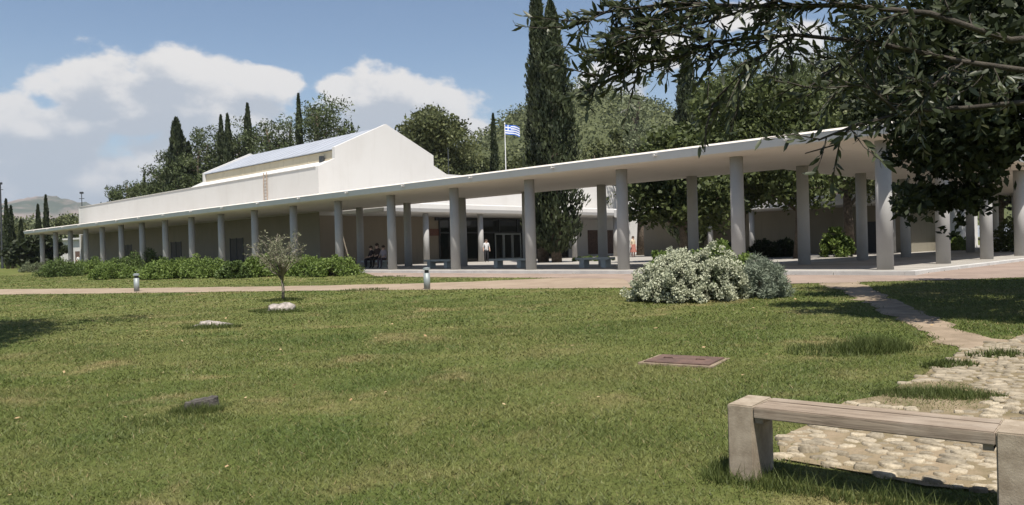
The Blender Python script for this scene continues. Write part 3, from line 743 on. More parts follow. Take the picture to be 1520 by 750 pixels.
# --- far left trees
for i, (px, d, top, cr_, lb) in enumerate([(11, 120, 296, .52, 'slim dark cypress at the far edge of the lawn, first of a pair'), (18, 124, 306, .52, 'shorter slim cypress close to the first of the pair'),
                                          (70, 126, 290, .52, 'tall slim cypress in front of the grey mountain'), (58, 124, 304, .52, 'slim cypress leaning on the taller one before the mountain'),
                                          (32, 122, 326, .52, 'short dark cypress between the two far cypress pairs')]):
    fartree(px, d, top, cr_, 'cypress', 60+i, lb, 'cypress', 4500, .42)
for i, (px, d, top, cr_, lb, lm) in enumerate([(-8, 140, 328, 5, 'dull green far tree at the lawn edge beside the mast', 'dull'), (42, 150, 330, 5, 'pale green far tree between the far cypresses', 'sage'),
                                              (84, 160, 326, 5, 'dull green far tree at the end of the walkway', 'dull'), (110, 190, 322, 6, 'far green tree over the end of the walkway roof', 'hill'), (14, 170, 322, 6, 'far green tree behind the first cypress pair', 'hill'),
                                              (-60, 130, 300, 6, 'broad far tree standing apart beyond the lawn', 'dull'), (60, 104, 352, 2.6, 'dark bushy tree under the end of the walkway roof', 'deep')]):
    fartree(px, d, top, cr_, 'broad', 70+i, lb, lm, 5000, .6, .1)

# ------------------------------------------------------------------ hill, mountain
def hill():
    rng = np.random.default_rng(5)
    sil = np.array([(560, 300), (640, 262), (690, 245), (715, 214), (745, 192), (790, 163), (830, 148), (868, 140), (900, 148), (950, 165), (1010, 180), (1100, 190), (1250, 195), (1500, 200), (1800, 240), (2100, 300)], float)
    D = 420.
    xs = np.linspace(560, 2100, 70); ys = np.interp(xs, sil[:, 0], sil[:, 1]); V = []; depth = np.linspace(-190, 160, 22)
    nx = len(xs); prof = lambda t: np.clip(1-(t/200.)**2, 0, 1) if t < 0 else max(0, 1-(t/260.)**2)
    H = lambda x, y: np.maximum(0, 1.6+(390-.026*x-y)*D/F)
    for dd in depth:
        for x, y in zip(xs, ys):
            r = ray(x, 372); X, Y = r[0]*D/r[1], D+dd
            V.append((X, Y, GCAP-1+float(H(x, y)-5)*float(prof(dd))*(1+.03*rng.normal())))
    Fc = [(j*nx+i, j*nx+i+1, (j+1)*nx+i+1, (j+1)*nx+i) for j in range(len(depth)-1) for i in range(nx-1)]
    tag(link('hill', mesh('hill', V, Fc, True), simple('hill_scrub', (.075, .085, .035), .95, 0, .06, 0, (.055, .065, .027))), 'wooded hill behind the buildings', kind='structure')
    V = np.array(V).reshape(len(depth), nx, 3); C, Rr = [], []
    for k in range(5200):
        i, j = rng.uniform(0, nx-1.01), rng.uniform(0, 13.); a, b_ = int(i), int(j)
        p = V[b_, a]*(1-(i-a))+V[b_, a+1]*(i-a); q = V[b_+1, a]*(1-(i-a))+V[b_+1, a+1]*(i-a); p = p*(1-(j-b_))+q*(j-b_)
        s = rng.uniform(1.8, 4.2); C.append(p+[0, 0, s*.7]); Rr.append(s)
    q, t = lobes_leaves(rng, C, Rr, 130000, 1.25, .6, 0, .6, .5)
    tag(link('hill_forest', fastmesh('hill_forest', q, 4, t), L['hill']), 'dense green woodland covering the hill', kind='stuff')
    # mast on the hill top
    r = ray(868, 372); x, y = r[0]*D/r[1], D; zt = 1.6+(367-140)*D/F
    R = empty('radio_mast', (x, y, zt-8), 'thin mast on top of the wooded hill', 'mast'); mb = MB(); mb.tube([(0, 0, 0), (0, 0, 17)], [.25, .12], 6); mb.build('pole', MT['greymetal'], R)
    mb = MB(); mb.box(-.7, .7, -.1, .1, 13, 13.3); mb.build('crossbar', MT['greymetal'], R)
hill()
def mountain():
    rng = np.random.default_rng(9)
    sil = np.array([(-420, 345), (-250, 318), (-120, 322), (-40, 312), (10, 301), (35, 294), (60, 291), (85, 291), (105, 296), (125, 300), (160, 308), (220, 322), (330, 345), (500, 372)], float)
    D = 2600.; m, t, b = mat('mountain_rock'); co = objco(t)
    n1 = noise(t, vmth(t, 'MULTIPLY', co, (1, .4, 1.6)).outputs[0], .006, 7, .62, .5); n2 = noise(t, co, .02, 5, .6)
    c = mixc(t, maprange(t, n1, .40, .60), (.055, .07, .055), (.20, .165, .15)); c = mixc(t, maprange(t, n2, .45, .7, 0, .5), c, (.075, .09, .065))
    t.links.new(c, b.inputs['Base Color']); b.inputs['Roughness'].default_value = 1
    xs = np.linspace(-420, 500, 150); ys = np.interp(xs, sil[:, 0], sil[:, 1]); V = []; nx = len(xs); T = np.linspace(0, 1, 26)
    rid = np.cumsum(rng.normal(0, 1, nx)); rid -= np.linspace(rid[0], rid[-1], nx)
    for tt in T:
        for i, (x, y) in enumerate(zip(xs, ys)):
            Y = D-900*(1-tt); r = ray(x, 372); X = r[0]*D/r[1]
            g = math.sin(i*.55+tt*5+rid[i]*.25)*.5+math.sin(i*1.3-tt*9)*.25
            zt = max(0, 1.6+(390-.026*x-y)*D/F)+2.2*rng.normal(); V.append((X, Y+30*g*(1-tt), -4+zt*(tt**.9)+6*g*tt*(1-tt)*4+rng.normal(0, 1.2)))
    for i, (x, y) in enumerate(zip(xs, ys)): V.append((V[(len(T)-1)*nx+i][0], D+700, -4))
    Fc = [(j*nx+i, j*nx+i+1, (j+1)*nx+i+1, (j+1)*nx+i) for j in range(len(T)) for i in range(nx-1)]
    tag(link('mountain', mesh('mountain', V, Fc, True), m), 'distant bare grey mountain', kind='structure')
mountain()

# ------------------------------------------------------------------ shrubs
def shrub(name, label, base, rx, ry, h, lm, seed, n, ls, group=None, lump=18, aspect=.5, rs=1., outward=1., shell=.5, core=None):
    rng = np.random.default_rng(seed); R = empty(name, base, label, 'shrub', group); C, Rr = [], []
    ph = rng.uniform(0, 6.283, 6); g = 2.39996
    for k in range(lump):
        zz = 1-(k+.5)/lump*.97+rng.normal(0, .02); zz = min(max(zz, .03), 1); q = math.sqrt(1-zz*zz); a = k*g+rng.normal(0, .25)
        rr = min(rx, ry, h)*rng.uniform(.20, .42)*rs
        w = 1+.13*math.sin(2*a+ph[0])+.10*math.sin(3*a+ph[1]+zz*3)+.08*math.sin(5*a+ph[2]-zz*5)+rng.normal(0, .05)
        C.append(((rx-rr)*q*w*math.cos(a), (ry-rr)*q*w*math.sin(a), max((h-rr)*zz*(.9+.25*(w-1)/.2*.5), rr*.6))); Rr.append(rr)
    for k in range(lump//3):
        i = int(rng.integers(lump)); f = rng.uniform(.3, .8); C.append((C[i][0]*f, C[i][1]*f, max(C[i][2]*f, Rr[i]*.6))); Rr.append(Rr[i])
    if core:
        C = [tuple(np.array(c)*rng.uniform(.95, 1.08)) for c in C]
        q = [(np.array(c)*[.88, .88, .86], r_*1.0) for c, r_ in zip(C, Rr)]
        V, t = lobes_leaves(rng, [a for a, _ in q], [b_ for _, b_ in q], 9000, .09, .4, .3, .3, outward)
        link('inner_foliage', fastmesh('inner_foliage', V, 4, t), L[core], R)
    V, t = lobes_leaves(rng, C, Rr, n, ls, aspect, .3, shell, outward)
    V = V.reshape(-1, 4, 3); k = V[:, :, 2].min(1) > -.02; V = V[k].reshape(-1, 3); t = t[k]
    link('foliage', fastmesh('foliage', V, 4, t), L[lm], R)
    mb = MB()
    for c, r_ in list(zip(C, Rr))[:10]: mb.tube([(c[0]*.15, c[1]*.15, -.05), (c[0]*.6, c[1]*.6, c[2]*.5), c], [.03, .022, .01], 5)
    mb.build('stems', MT['bark'], R)
    return R
def shrub_px(px, py, wpx, hpx, name, label, lm, seed, n=6000, ls=.10, deep=.8, **kw):
    b = ongr(px, py); s = b[1]/F; rx = wpx*s/2; return shrub(name, label, b, rx, rx*deep, hpx*s, lm, seed, n, ls, **kw)
# planted bank before the front columns
for i, a in enumerate([
    (90, 411, 70, 30, 'low dark green mound beside the end of the walkway', 'shrubdark'),
    (20, 398, 50, 18, 'low rounded shrub at the far edge of the lawn', 'shrub'),
    (135, 407, 70, 25, 'low green mound next to the far end shrub', 'shrub'),
    (215, 402, 72, 35, 'taller rounded dark green shrub before the columns', 'shrubdark'),
    (170, 414, 80, 26, 'spreading light green shrub in front of the taller dark one', 'shrub'),
    (245, 414, 90, 34, 'light green leafy bank shrub beside the taller dark one', 'shrub'),
    (310, 412, 90, 33, 'light green spreading shrub in the middle of the bank', 'shrub'),
    (350, 413, 60, 30, 'small dark shrub beside the sapling', 'shrubdark'),
    (385, 411, 70, 36, 'fresh green shrub behind the sapling', 'shrub'),
    (455, 409, 80, 33, 'green shrub directly behind the sapling crown', 'shrub'),
    (495, 409.5, 92, 33, 'clipped rounded green shrub closing the bank by the path', 'shrub'),
    (415, 406, 70, 30, 'dark shrub filling the bank behind the sapling', 'shrubdark'),
    (280, 405, 80, 28, 'green shrub at the foot of the shaded wall', 'shrub'),
    (55, 404, 50, 16, 'small dry looking shrub at the far lawn edge', 'sage'),
    (180, 404, 60, 26, 'dark shrub tucked behind the light green bank', 'shrubdark')]):
    shrub_px(*a[:4], 'bank_shrub', a[4], a[5], 100+i, 7000, .13, lump=40, rs=.75)
# flowering silver bush by the forecourt
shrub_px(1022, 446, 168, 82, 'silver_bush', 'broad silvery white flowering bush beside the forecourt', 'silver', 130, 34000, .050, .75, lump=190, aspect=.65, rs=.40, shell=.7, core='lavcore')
shrub_px(1130, 441, 92, 66, 'lavender_bush', 'grey green spiky bush beside the silvery one', 'lavender', 131, 14000, .13, .9, lump=30, aspect=.13, rs=.8)
shrub_px(1062, 426, 120, 72, 'green_bush', 'fresh green bush behind the silvery one', 'shrub', 132, 9000, .10, .7, lump=20)
shrub_px(984, 430, 70, 66, 'green_bush', 'small green bush peeping out at the edge of the silvery one', 'shrub', 133, 5000, .10, .7)
# courtyard shrubs
def courtshrub(px, d, w, h, label, lm, seed):
    b = foot(px, d); shrub('court_shrub', label, (b[0], b[1], ZF), w, w*.9, h, lm, seed, 3500, .2)
courtshrub(1244, 44, 1.0, 1.9, 'round bright green shrub before the low building', 'shrub', 140)
courtshrub(1418, 56, 1.2, 1.3, 'green shrub against the sunlit outbuilding', 'shrub', 141)
courtshrub(1075, 47, 1.3, 1.2, 'dark shrub by the courtyard trees', 'deep', 142)
courtshrub(1133, 48, 1.0, 1.3, 'dark shrub at the low building porch', 'deep', 143)
courtshrub(1165, 48.5, .9, 1.4, 'taller dark shrub at the low building porch', 'deep', 144)
courtshrub(1512, 46, 1.8, 2.6, 'leafy green shrub behind the last walkway columns', 'broad', 145)
courtshrub(880, 52, 1.6, .35, 'low green ground cover patch in the court', 'shrub', 146)

# ------------------------------------------------------------------ grass
def grass_blades():
    rng = np.random.default_rng(21)
    def ok(x, y):
        u = (x-C0[0])*dl[0]+(y-C0[1])*dl[1]; v = (x-C0[0])*dr[0]+(y-C0[1])*dr[1]
        k = ~((u > KO-.1) & (v > KO-.1))
        jx, jy = x+rng.normal(0, .06, len(x)), y+rng.normal(0, .06, len(x))
        for P in (path_poly, pav_poly, trail_poly): k &= ~inpoly(P, jx, jy)
        k &= ~(inpoly(stone_poly, jx, jy) & ~inpoly(island, jx, jy))
        return k
    out, tint = [], []
    for (y0, y1, dens, hh, ww) in ((3.2, 6.5, 4200, .024, .0042), (6.5, 9.5, 2600, .025, .0055), (9.5, 14, 1150, .026, .0085), (14, 21, 430, .027, .014), (21, 34, 130, .030, .024), (34, 70, 28, .034, .04)):
        wmax = .75*y1+2.5; n = int((y1-y0)*2*wmax*dens); y = rng.uniform(y0, y1, n); x = rng.uniform(-wmax, wmax, n)
        k = (np.abs(x) < .75*y+2.2); x, y = x[k], y[k]; k = ok(x, y); x, y = x[k], y[k]; n = len(x)
        a = rng.uniform(0, 6.283, n); h = hh*rng.uniform(.5, 1.5, n)
        # clumps of longer growth
        cl = np.sin(x*1.7+1.3*np.sin(y*1.1))*np.sin(y*2.1+1.7*np.sin(x*.9)); h *= 1+.35*cl
        ln = rng.normal(0, 1.0, (n, 2))*h[:, None]
        z = gz(x, y); w = ww*rng.uniform(.6, 1.3, n)
        p0 = np.stack([x-w*np.cos(a), y-w*np.sin(a), z-.004], 1); p1 = np.stack([x+w*np.cos(a), y+w*np.sin(a), z-.004], 1)
        p2 = np.stack([x+ln[:, 0], y+ln[:, 1], z+h], 1)
        out.append(np.stack([p0, p1, p2], 1).reshape(-1, 3)); tint.append(rng.random(n))
    tag(link('lawn_grass', fastmesh('lawn_grass', np.concatenate(out), 3, np.concatenate(tint)), MT['blade']), 'short mown grass blades of the lawn', kind='stuff')
    # longer tufts round the fixed things
    out, tint = [], []
    def tuft(cx, cy, rx, ry, n, h0, rot=0., ww=.004):
        q = np.sqrt(rng.random(n)); a = rng.uniform(0, 6.283, n); dx, dy = rx*q*np.cos(a), ry*q*np.sin(a)
        x = cx+dx*math.cos(rot)-dy*math.sin(rot); y = cy+dx*math.sin(rot)+dy*math.cos(rot)
        h = h0*rng.uniform(.35, 1.2, n)*(1.1-.5*q); b = rng.uniform(0, 6.283, n); ln = rng.normal(0, .4, (n, 2))*h[:, None]; z = gz(x, y)
        w = ww*rng.uniform(.7, 1.4, n)
        p0 = np.stack([x-w*np.cos(b), y-w*np.sin(b), z-.004], 1); p1 = np.stack([x+w*np.cos(b), y+w*np.sin(b), z-.004], 1); p2 = np.stack([x+ln[:, 0], y+ln[:, 1], z+h], 1)
        out.append(np.stack([p0, p1, p2], 1).reshape(-1, 3)); tint.append(.1+.75*rng.random(n))
    g = ongr(1292, 522); tuft(g[0], g[1], .40, .28, 1700, .24, 0, .005); tuft(g[0]+.25, g[1]+.1, .3, .22, 700, .17, 0, .005); tuft(g[0]-.2, g[1]+.15, .8, .55, 1800, .11, 0, .005)
    g = ongr(298, 607); tuft(g[0]+.02, g[1]-.16, .28, .13, 1100, .10, 0, .004); tuft(g[0]-.1, g[1]-.5, .6, .3, 900, .06, 0, .004); tuft(g[0], g[1]+.05, .3, .2, 500, .07)
    g = ongr(1290, 700)
    for t in np.linspace(0, 1, 14):
        p = np.array(BENCH_A)*(1-t)+np.array(BENCH_B)*t
        tuft(p[0]-.03+rng.normal(0, .03), p[1]-.12+rng.normal(0, .04), .18, .10, int(rng.integers(60, 260)), .06+.09*rng.random(), -.55, .003)
    for p in (BENCH_A, BENCH_B): tuft(p[0]-.02, p[1]-.05, .28, .16, 520, .13, -.5, .003)
    tuft(BENCH_A[0]-.12, BENCH_A[1]+.1, .12, .3, 500, .12, -.5, .0035)
    cx, cy = np.mean(island, 0); tuft(cx, cy, .55, .22, 2600, .10, -.35, .0045)
    for px, py in ((417, 464), (405, 462), (315, 487), (420, 447)): g = ongr(px, py); tuft(g[0], g[1], .6, .25, 800, .13, 0, .009)
    for px, py, r_ in ((540, 431, .9), (565, 412, 1.2), (1410, 545, .3), (1480, 530, .35)): g = ongr(px, py); tuft(g[0], g[1], r_, r_*.5, 500, .11, 0, .010)
    tag(link('tall_grass', fastmesh('tall_grass', np.concatenate(out), 3, np.concatenate(tint)), L['tuft']), 'longer grass tufts round bench, stones and trail', kind='stuff')
    # fallen leaves
    n = 80; y = rng.uniform(4.8, 20, n)**1.; x = rng.uniform(-.7, .62, n)*y; z = gz(x, y)+.04; s = .022+.0014*y
    c = np.stack([x, y, z], 1); ax = unit(rng.normal(size=(n, 3))*[1, 1, .3]); wd = unit(np.cross(ax, [0, 0, 1.]+rng.normal(size=(n, 3))*.3))
    tag(link('fallen_leaves', fastmesh('fallen_leaves', quads(c, ax, wd, s*1.6*rng.uniform(.6, 1.3, n), s), 4, rng.random(n)), L['dryleaf']), 'dry fallen leaves scattered on the lawn', kind='stuff')

# ------------------------------------------------------------------ bench in the foreground
zb = .45
pa, pb = ongr(1097, 676), ongr(1500, 741)
BENCH_A, BENCH_B = None, None
def bench():
    global BENCH_A, BENCH_B
    top = .58
    A = onz(1079, 599.5, top); B = onz(1478, 641, top)              # front edge of the seat, left end to the right leg
    d = (B-A)[:2]; Ln = np.linalg.norm(d); e = d/Ln; ang = math.atan2(e[1], e[0])
    n = np.array([-e[1], e[0]])
    Ltot = Ln+.17; dep = .36
    R = empty('park_bench', (A[0], A[1], float(gz(A[0], A[1]))), 'weathered wooden plank bench on two concrete block legs on the lawn', 'bench', rz=ang)
    h = top-float(gz(A[0], A[1]))
    for x0 in (0, Ltot-.17):
        mb = MB(); mb.box(x0, x0+.165, 0, dep, -.14, h); mb.build('leg', MT['benchcon'], R, bevel=.008)
    w = (dep-.012)/3
    for k in range(3):
        mb = MB(); mb.box(.168, Ltot-.173, .002+k*(w+.004), .002+k*(w+.004)+w, h-.075, h-.004-.003*(k % 2)); mb.build('plank', MT['wood'], R, bevel=.006)
    for x0 in (.169, Ltot-.234):
        mb = MB(); mb.box(x0, x0+.05, .03, dep-.03, h-.11, h-.077); mb.build('bearer', MT['wood'], R)
    BENCH_A = (A+np.array([*(e*.08+n*.1), 0]))[:2]; BENCH_B = (A+np.array([*(e*(Ltot-.08)+n*.1), 0]))[:2]
bench()
grass_blades()

# ------------------------------------------------------------------ stones, stump, cover
def boulder(name, label, px, py, wpx, hpx, seed, m='rock'):
    rng = np.random.default_rng(seed); b = ongr(px, py); s = b[1]/F
    bm = bmesh.new(); bmesh.ops.create_icosphere(bm, subdivisions=4, radius=1); ph = rng.uniform(0, 6, 9)
    for v in bm.verts:
        c = v.co; k = 1+.16*math.sin(c.x*3+ph[0])*math.sin(c.y*3.3+ph[1])+.12*math.sin(c.z*5+c.x*4+ph[2])+.05*math.sin(c.x*11+ph[3])*math.sin(c.y*12+ph[4])+.03*math.sin(c.z*19+c.x*17+ph[5])
        v.co = Vector((c.x*k*wpx*s/2, c.y*k*wpx*s/2*.7, max(-.08, c.z*k*hpx*s)))
    for f in bm.faces: f.smooth = True
    me = bpy.data.meshes.new(name); bm.to_mesh(me); bm.free(); o = link(name, me, MT[m], loc=b); tag(o, label, 'rock')
boulder('boulder', 'whitish boulder at the foot of the sapling', 417, 462, 44, 12, 1)
boulder('boulder', 'flat grey stone sunk in the lawn near the sapling', 315, 484, 58, 7, 2)
def stump():
    b = ongr(298, 606); rng = np.random.default_rng(4); n = 20; V = []; Fc = []
    R = [.13*(1+.12*math.sin(3*a+1)+.06*rng.normal()) for a in np.linspace(0, 6.283, n, endpoint=False)]
    for k, (z, s) in enumerate(((-.05, 1.15), (.05, 1.02), (.085, 1.), (.09, .9), (.08, .45))):
        for i in range(n):
            a = 6.283*i/n; V.append((R[i]*s*math.cos(a)*1.2, R[i]*s*math.sin(a), z+(.02*math.cos(a) if k > 1 else 0)+rng.normal(0, .004)))
    for k in range(4):
        for i in range(n): Fc.append((k*n+i, k*n+(i+1) % n, (k+1)*n+(i+1) % n, (k+1)*n+i))
    Fc.append(tuple(range(4*n, 5*n))); o = link('tree_stump', mesh('tree_stump', V, Fc), MT['stump'], loc=b); tag(o, 'low dark weathered tree stump in the lawn', 'stump')
stump()
def cover():
    P = [ongr(x, y) for x, y in ((952, 541), (1050, 546), (1072, 534), (992, 528))]
    c = np.mean(P, 0); R = empty('drain_cover', c, 'rusty brown square drain cover set in the lawn', 'cover')
    ex = (P[1]-P[0])[:2]; ex /= np.linalg.norm(ex); ang = math.atan2(ex[1], ex[0]); R.rotation_euler = (0, 0, ang)
    a = .5*np.linalg.norm((P[1]-P[0])[:2]); bb = .5*np.linalg.norm((P[3]-P[0])[:2])*.9
    m = MB()
    m.box(-a-.05, a+.05, -bb-.05, -bb, -.05, .018); m.box(-a-.05, a+.05, bb, bb+.05, -.05, .018); m.box(-a-.05, -a, -bb+.001, bb-.001, -.05, .018); m.box(a, a+.05, -bb+.001, bb-.001, -.05, .018); m.build('rim', MT['dirt'], R)
    m = MB(); m.box(-a+.004, a-.004, -bb+.004, bb-.004, -.04, .032); pl = m.build('plate', MT['rust'], R, bevel=.006)
    for s in (-.5, .5):
        m = MB(); m.tube([(s*a-.06, 0, .03), (s*a-.05, 0, .045), (s*a+.05, 0, .045), (s*a+.06, 0, .03)], [.008]*4, 6); m.build('handle', MT['rust'], pl)
cover()

# ------------------------------------------------------------------ bollard lamps, flag, masts
def bollard(px, py, top, label):
    b = ongr(px, py); h = (py-top)*b[1]/F; R = empty('bollard_lamp', b, label, 'bollard', 'bollard lamps along the gravel path')
    m = MB(); m.tube([(0, 0, -.05), (0, 0, h*.74)], [.105, .105], 14); m.build('post', MT['greymetal'], R, True)
    m = MB(); m.tube([(0, 0, h*.741), (0, 0, h*.88)], [.07, .07], 12); m.build('lamp_lens', MT['darkmetal'], R)
    m = MB(); m.tube([(0, 0, h*.881), (0, 0, h*.97), (0, 0, h)], [.125, .12, .05], 14); m.build('cap', MT['greymetal'], R)
bollard(203, 433, 406, 'grey bollard lamp by the gravel path in front of the shrub bank')
bollard(634, 429.5, 397, 'grey bollard lamp by the gravel path in front of the entrance court')
def flag():
    d = 92.; b = foot(754, d); b[2] = GCAP; h = CZ+(370-184)*d/F-GCAP
    R = empty('flagpole', b, 'white flagpole with a blue and white striped flag behind the walkway roof', 'flagpole')
    m = MB(); m.tube([(0, 0, 0), (0, 0, h)], [.07, .045], 8); m.build('pole', MT['flagwhite'], R); m = MB(); m.tube([(0, 0, h), (0, 0, h+.12)], [.09, .05], 8); m.build('finial', MT['flagwhite'], R)
    Lf, Hf, nx, nz = 1.75, 1.15, 18, 9; V = []; Fc = []
    for j in range(nz+1):
        for i in range(nx+1):
            s = i/nx; V.append((.06+Lf*s*.96, .16*math.sin(s*7+j*.2)*s, h-.1-Hf*(j/nz)-.38*s*s-.04*math.sin(s*6)))
    me = bpy.data.meshes.new('flag'); idx = []
    for j in range(nz):
        for i in range(nx):
            Fc.append((j*(nx+1)+i, j*(nx+1)+i+1, (j+1)*(nx+1)+i+1, (j+1)*(nx+1)+i))
            k = 0 if j % 2 == 0 else 1
            if j < 5 and i < 7: k = 1 if (j == 2 or i == 3) else 0
            idx.append(k)
    me = mesh('flag', V, Fc, True); me.materials.append(MT['flagblue']); me.materials.append(MT['flagwhite']); me.polygons.foreach_set('material_index', idx); link('flag', me, None, R)
flag()
def mast(px, d, top, label, head=True, r=.1):
    b = foot(px, d); b[2] = float(gz(b[0], b[1])); h = CZ+(390-.026*px-top)*d/F-b[2]; R = empty('lamp_mast', b, label, 'mast')
    m = MB(); m.tube([(0, 0, 0), (0, 0, h)], [r*1.3, r*.7], 8); m.build('pole', MT['darkmetal'], R)
    if head:
        m = MB(); m.box(-.28, .28, -.15, .15, h-.3, h+.05); m.build('lamp_head', MT['darkmetal'], R)
        m = MB(); m.box(-.45, .45, -.05, .05, h-1.2, h-1.1); m.build('crossbar', MT['darkmetal'], R)
mast(3, 128, 272, 'dark mast with lamps at the far edge of the lawn', True, .16)
mast(123.5, 140, 286, 'thin lamp mast beyond the far end of the white wall', True, .09)
mast(669, 80, 222, 'thin bare pole behind the white gable', False, .07)
# sapling
def sapling():
    b = ongr(420, 447); rng = np.random.default_rng(8); s = b[1]/F
    R = empty('sapling', b, 'young sparse olive sapling with thin trunk on the lawn', 'tree'); mb = MB()
    H = 118*s; mb.tube([(0, 0, -.05), (.02, 0, H*.15), (-.03, 0, H*.35)], [.05, .04, .034], 7); C = []
    tips = []
    for k in range(26):
        a = rng.uniform(0, 6.283); t = rng.uniform(.22, .42); sp2 = rng.uniform(.3, 1.)
        p = np.array([0, 0, H*min(t, .35)]); e = p+np.array([math.cos(a)*sp2*1.0, math.sin(a)*sp2*1.0, H*rng.uniform(.2, .68-.18*sp2)]); q = (p+e)/2+rng.normal(0, .07, 3)+[0, 0, -.02]
        mb.tube([p, q, e], [.02, .012, .005], 5); tips += [(q, e)]
        for w in range(3):
            f = rng.uniform(.3, 1); c = q*(1-f)+e*f; e2 = c+rng.normal(0, .17, 3)+[0, 0, .1]; mb.tube([c, e2], [.008, .003], 4); tips.append((c, e2))
    mb.build('trunk', MT['palebark'], R, True)
    n = 1900; k = rng.integers(len(tips), size=n); A = np.array([t[0] for t in tips])[k]; B = np.array([t[1] for t in tips])[k]; f = rng.random((n, 1))**.7
    c = A+(B-A)*f+rng.normal(0, .055, (n, 3)); ax = unit((B-A)+rng.normal(size=(n, 3))*.35); wd = unit(np.cross(ax, rng.normal(size=(n, 3)))); l = .075*rng.uniform(.6, 1.4, n)
    link('crown', fastmesh('crown', quads(c, ax, wd, l, l*.3), 4, rng.random(n)), L['sap'], R)
sapling()

# ------------------------------------------------------------------ stone benches under the roof
def court_bench(px0, px1, py, label, v=1.6):
    a, b = np.array(Wp(float(ufromx(px0, v)), v)), np.array(Wp(float(ufromx(px1, v)), v)); c = (a+b)/2; Ln = np.linalg.norm(b-a)
    R = empty('stone_bench', (c[0], c[1], ZF), label, 'bench', 'stone benches under the walkway roof', math.atan2((b-a)[1], (b-a)[0]))
    m = MB(); m.box(-Ln/2, Ln/2, -.24, .24, .36, .46); m.build('seat', MT['stonebench'], R, bevel=.01)
    for s in (-1, 1):
        m = MB(); x = s*Ln*.32; m.box(x-.14, x+.14, -.2, .2, -.002, .359); m.build('support', MT['stonebench'], R, bevel=.01)
court_bench(540, 574, 390, 'stone bench under the roof with people sitting on it', 2.2)
court_bench(633, 672, 390, 'stone bench under the roof behind the bollard lamp', 2.2)
court_bench(730, 784, 390, 'stone bench under the roof before the glass doors', 2.2)
court_bench(858, 908, 390, 'stone bench under the roof beside the cypress pair', 2.2)

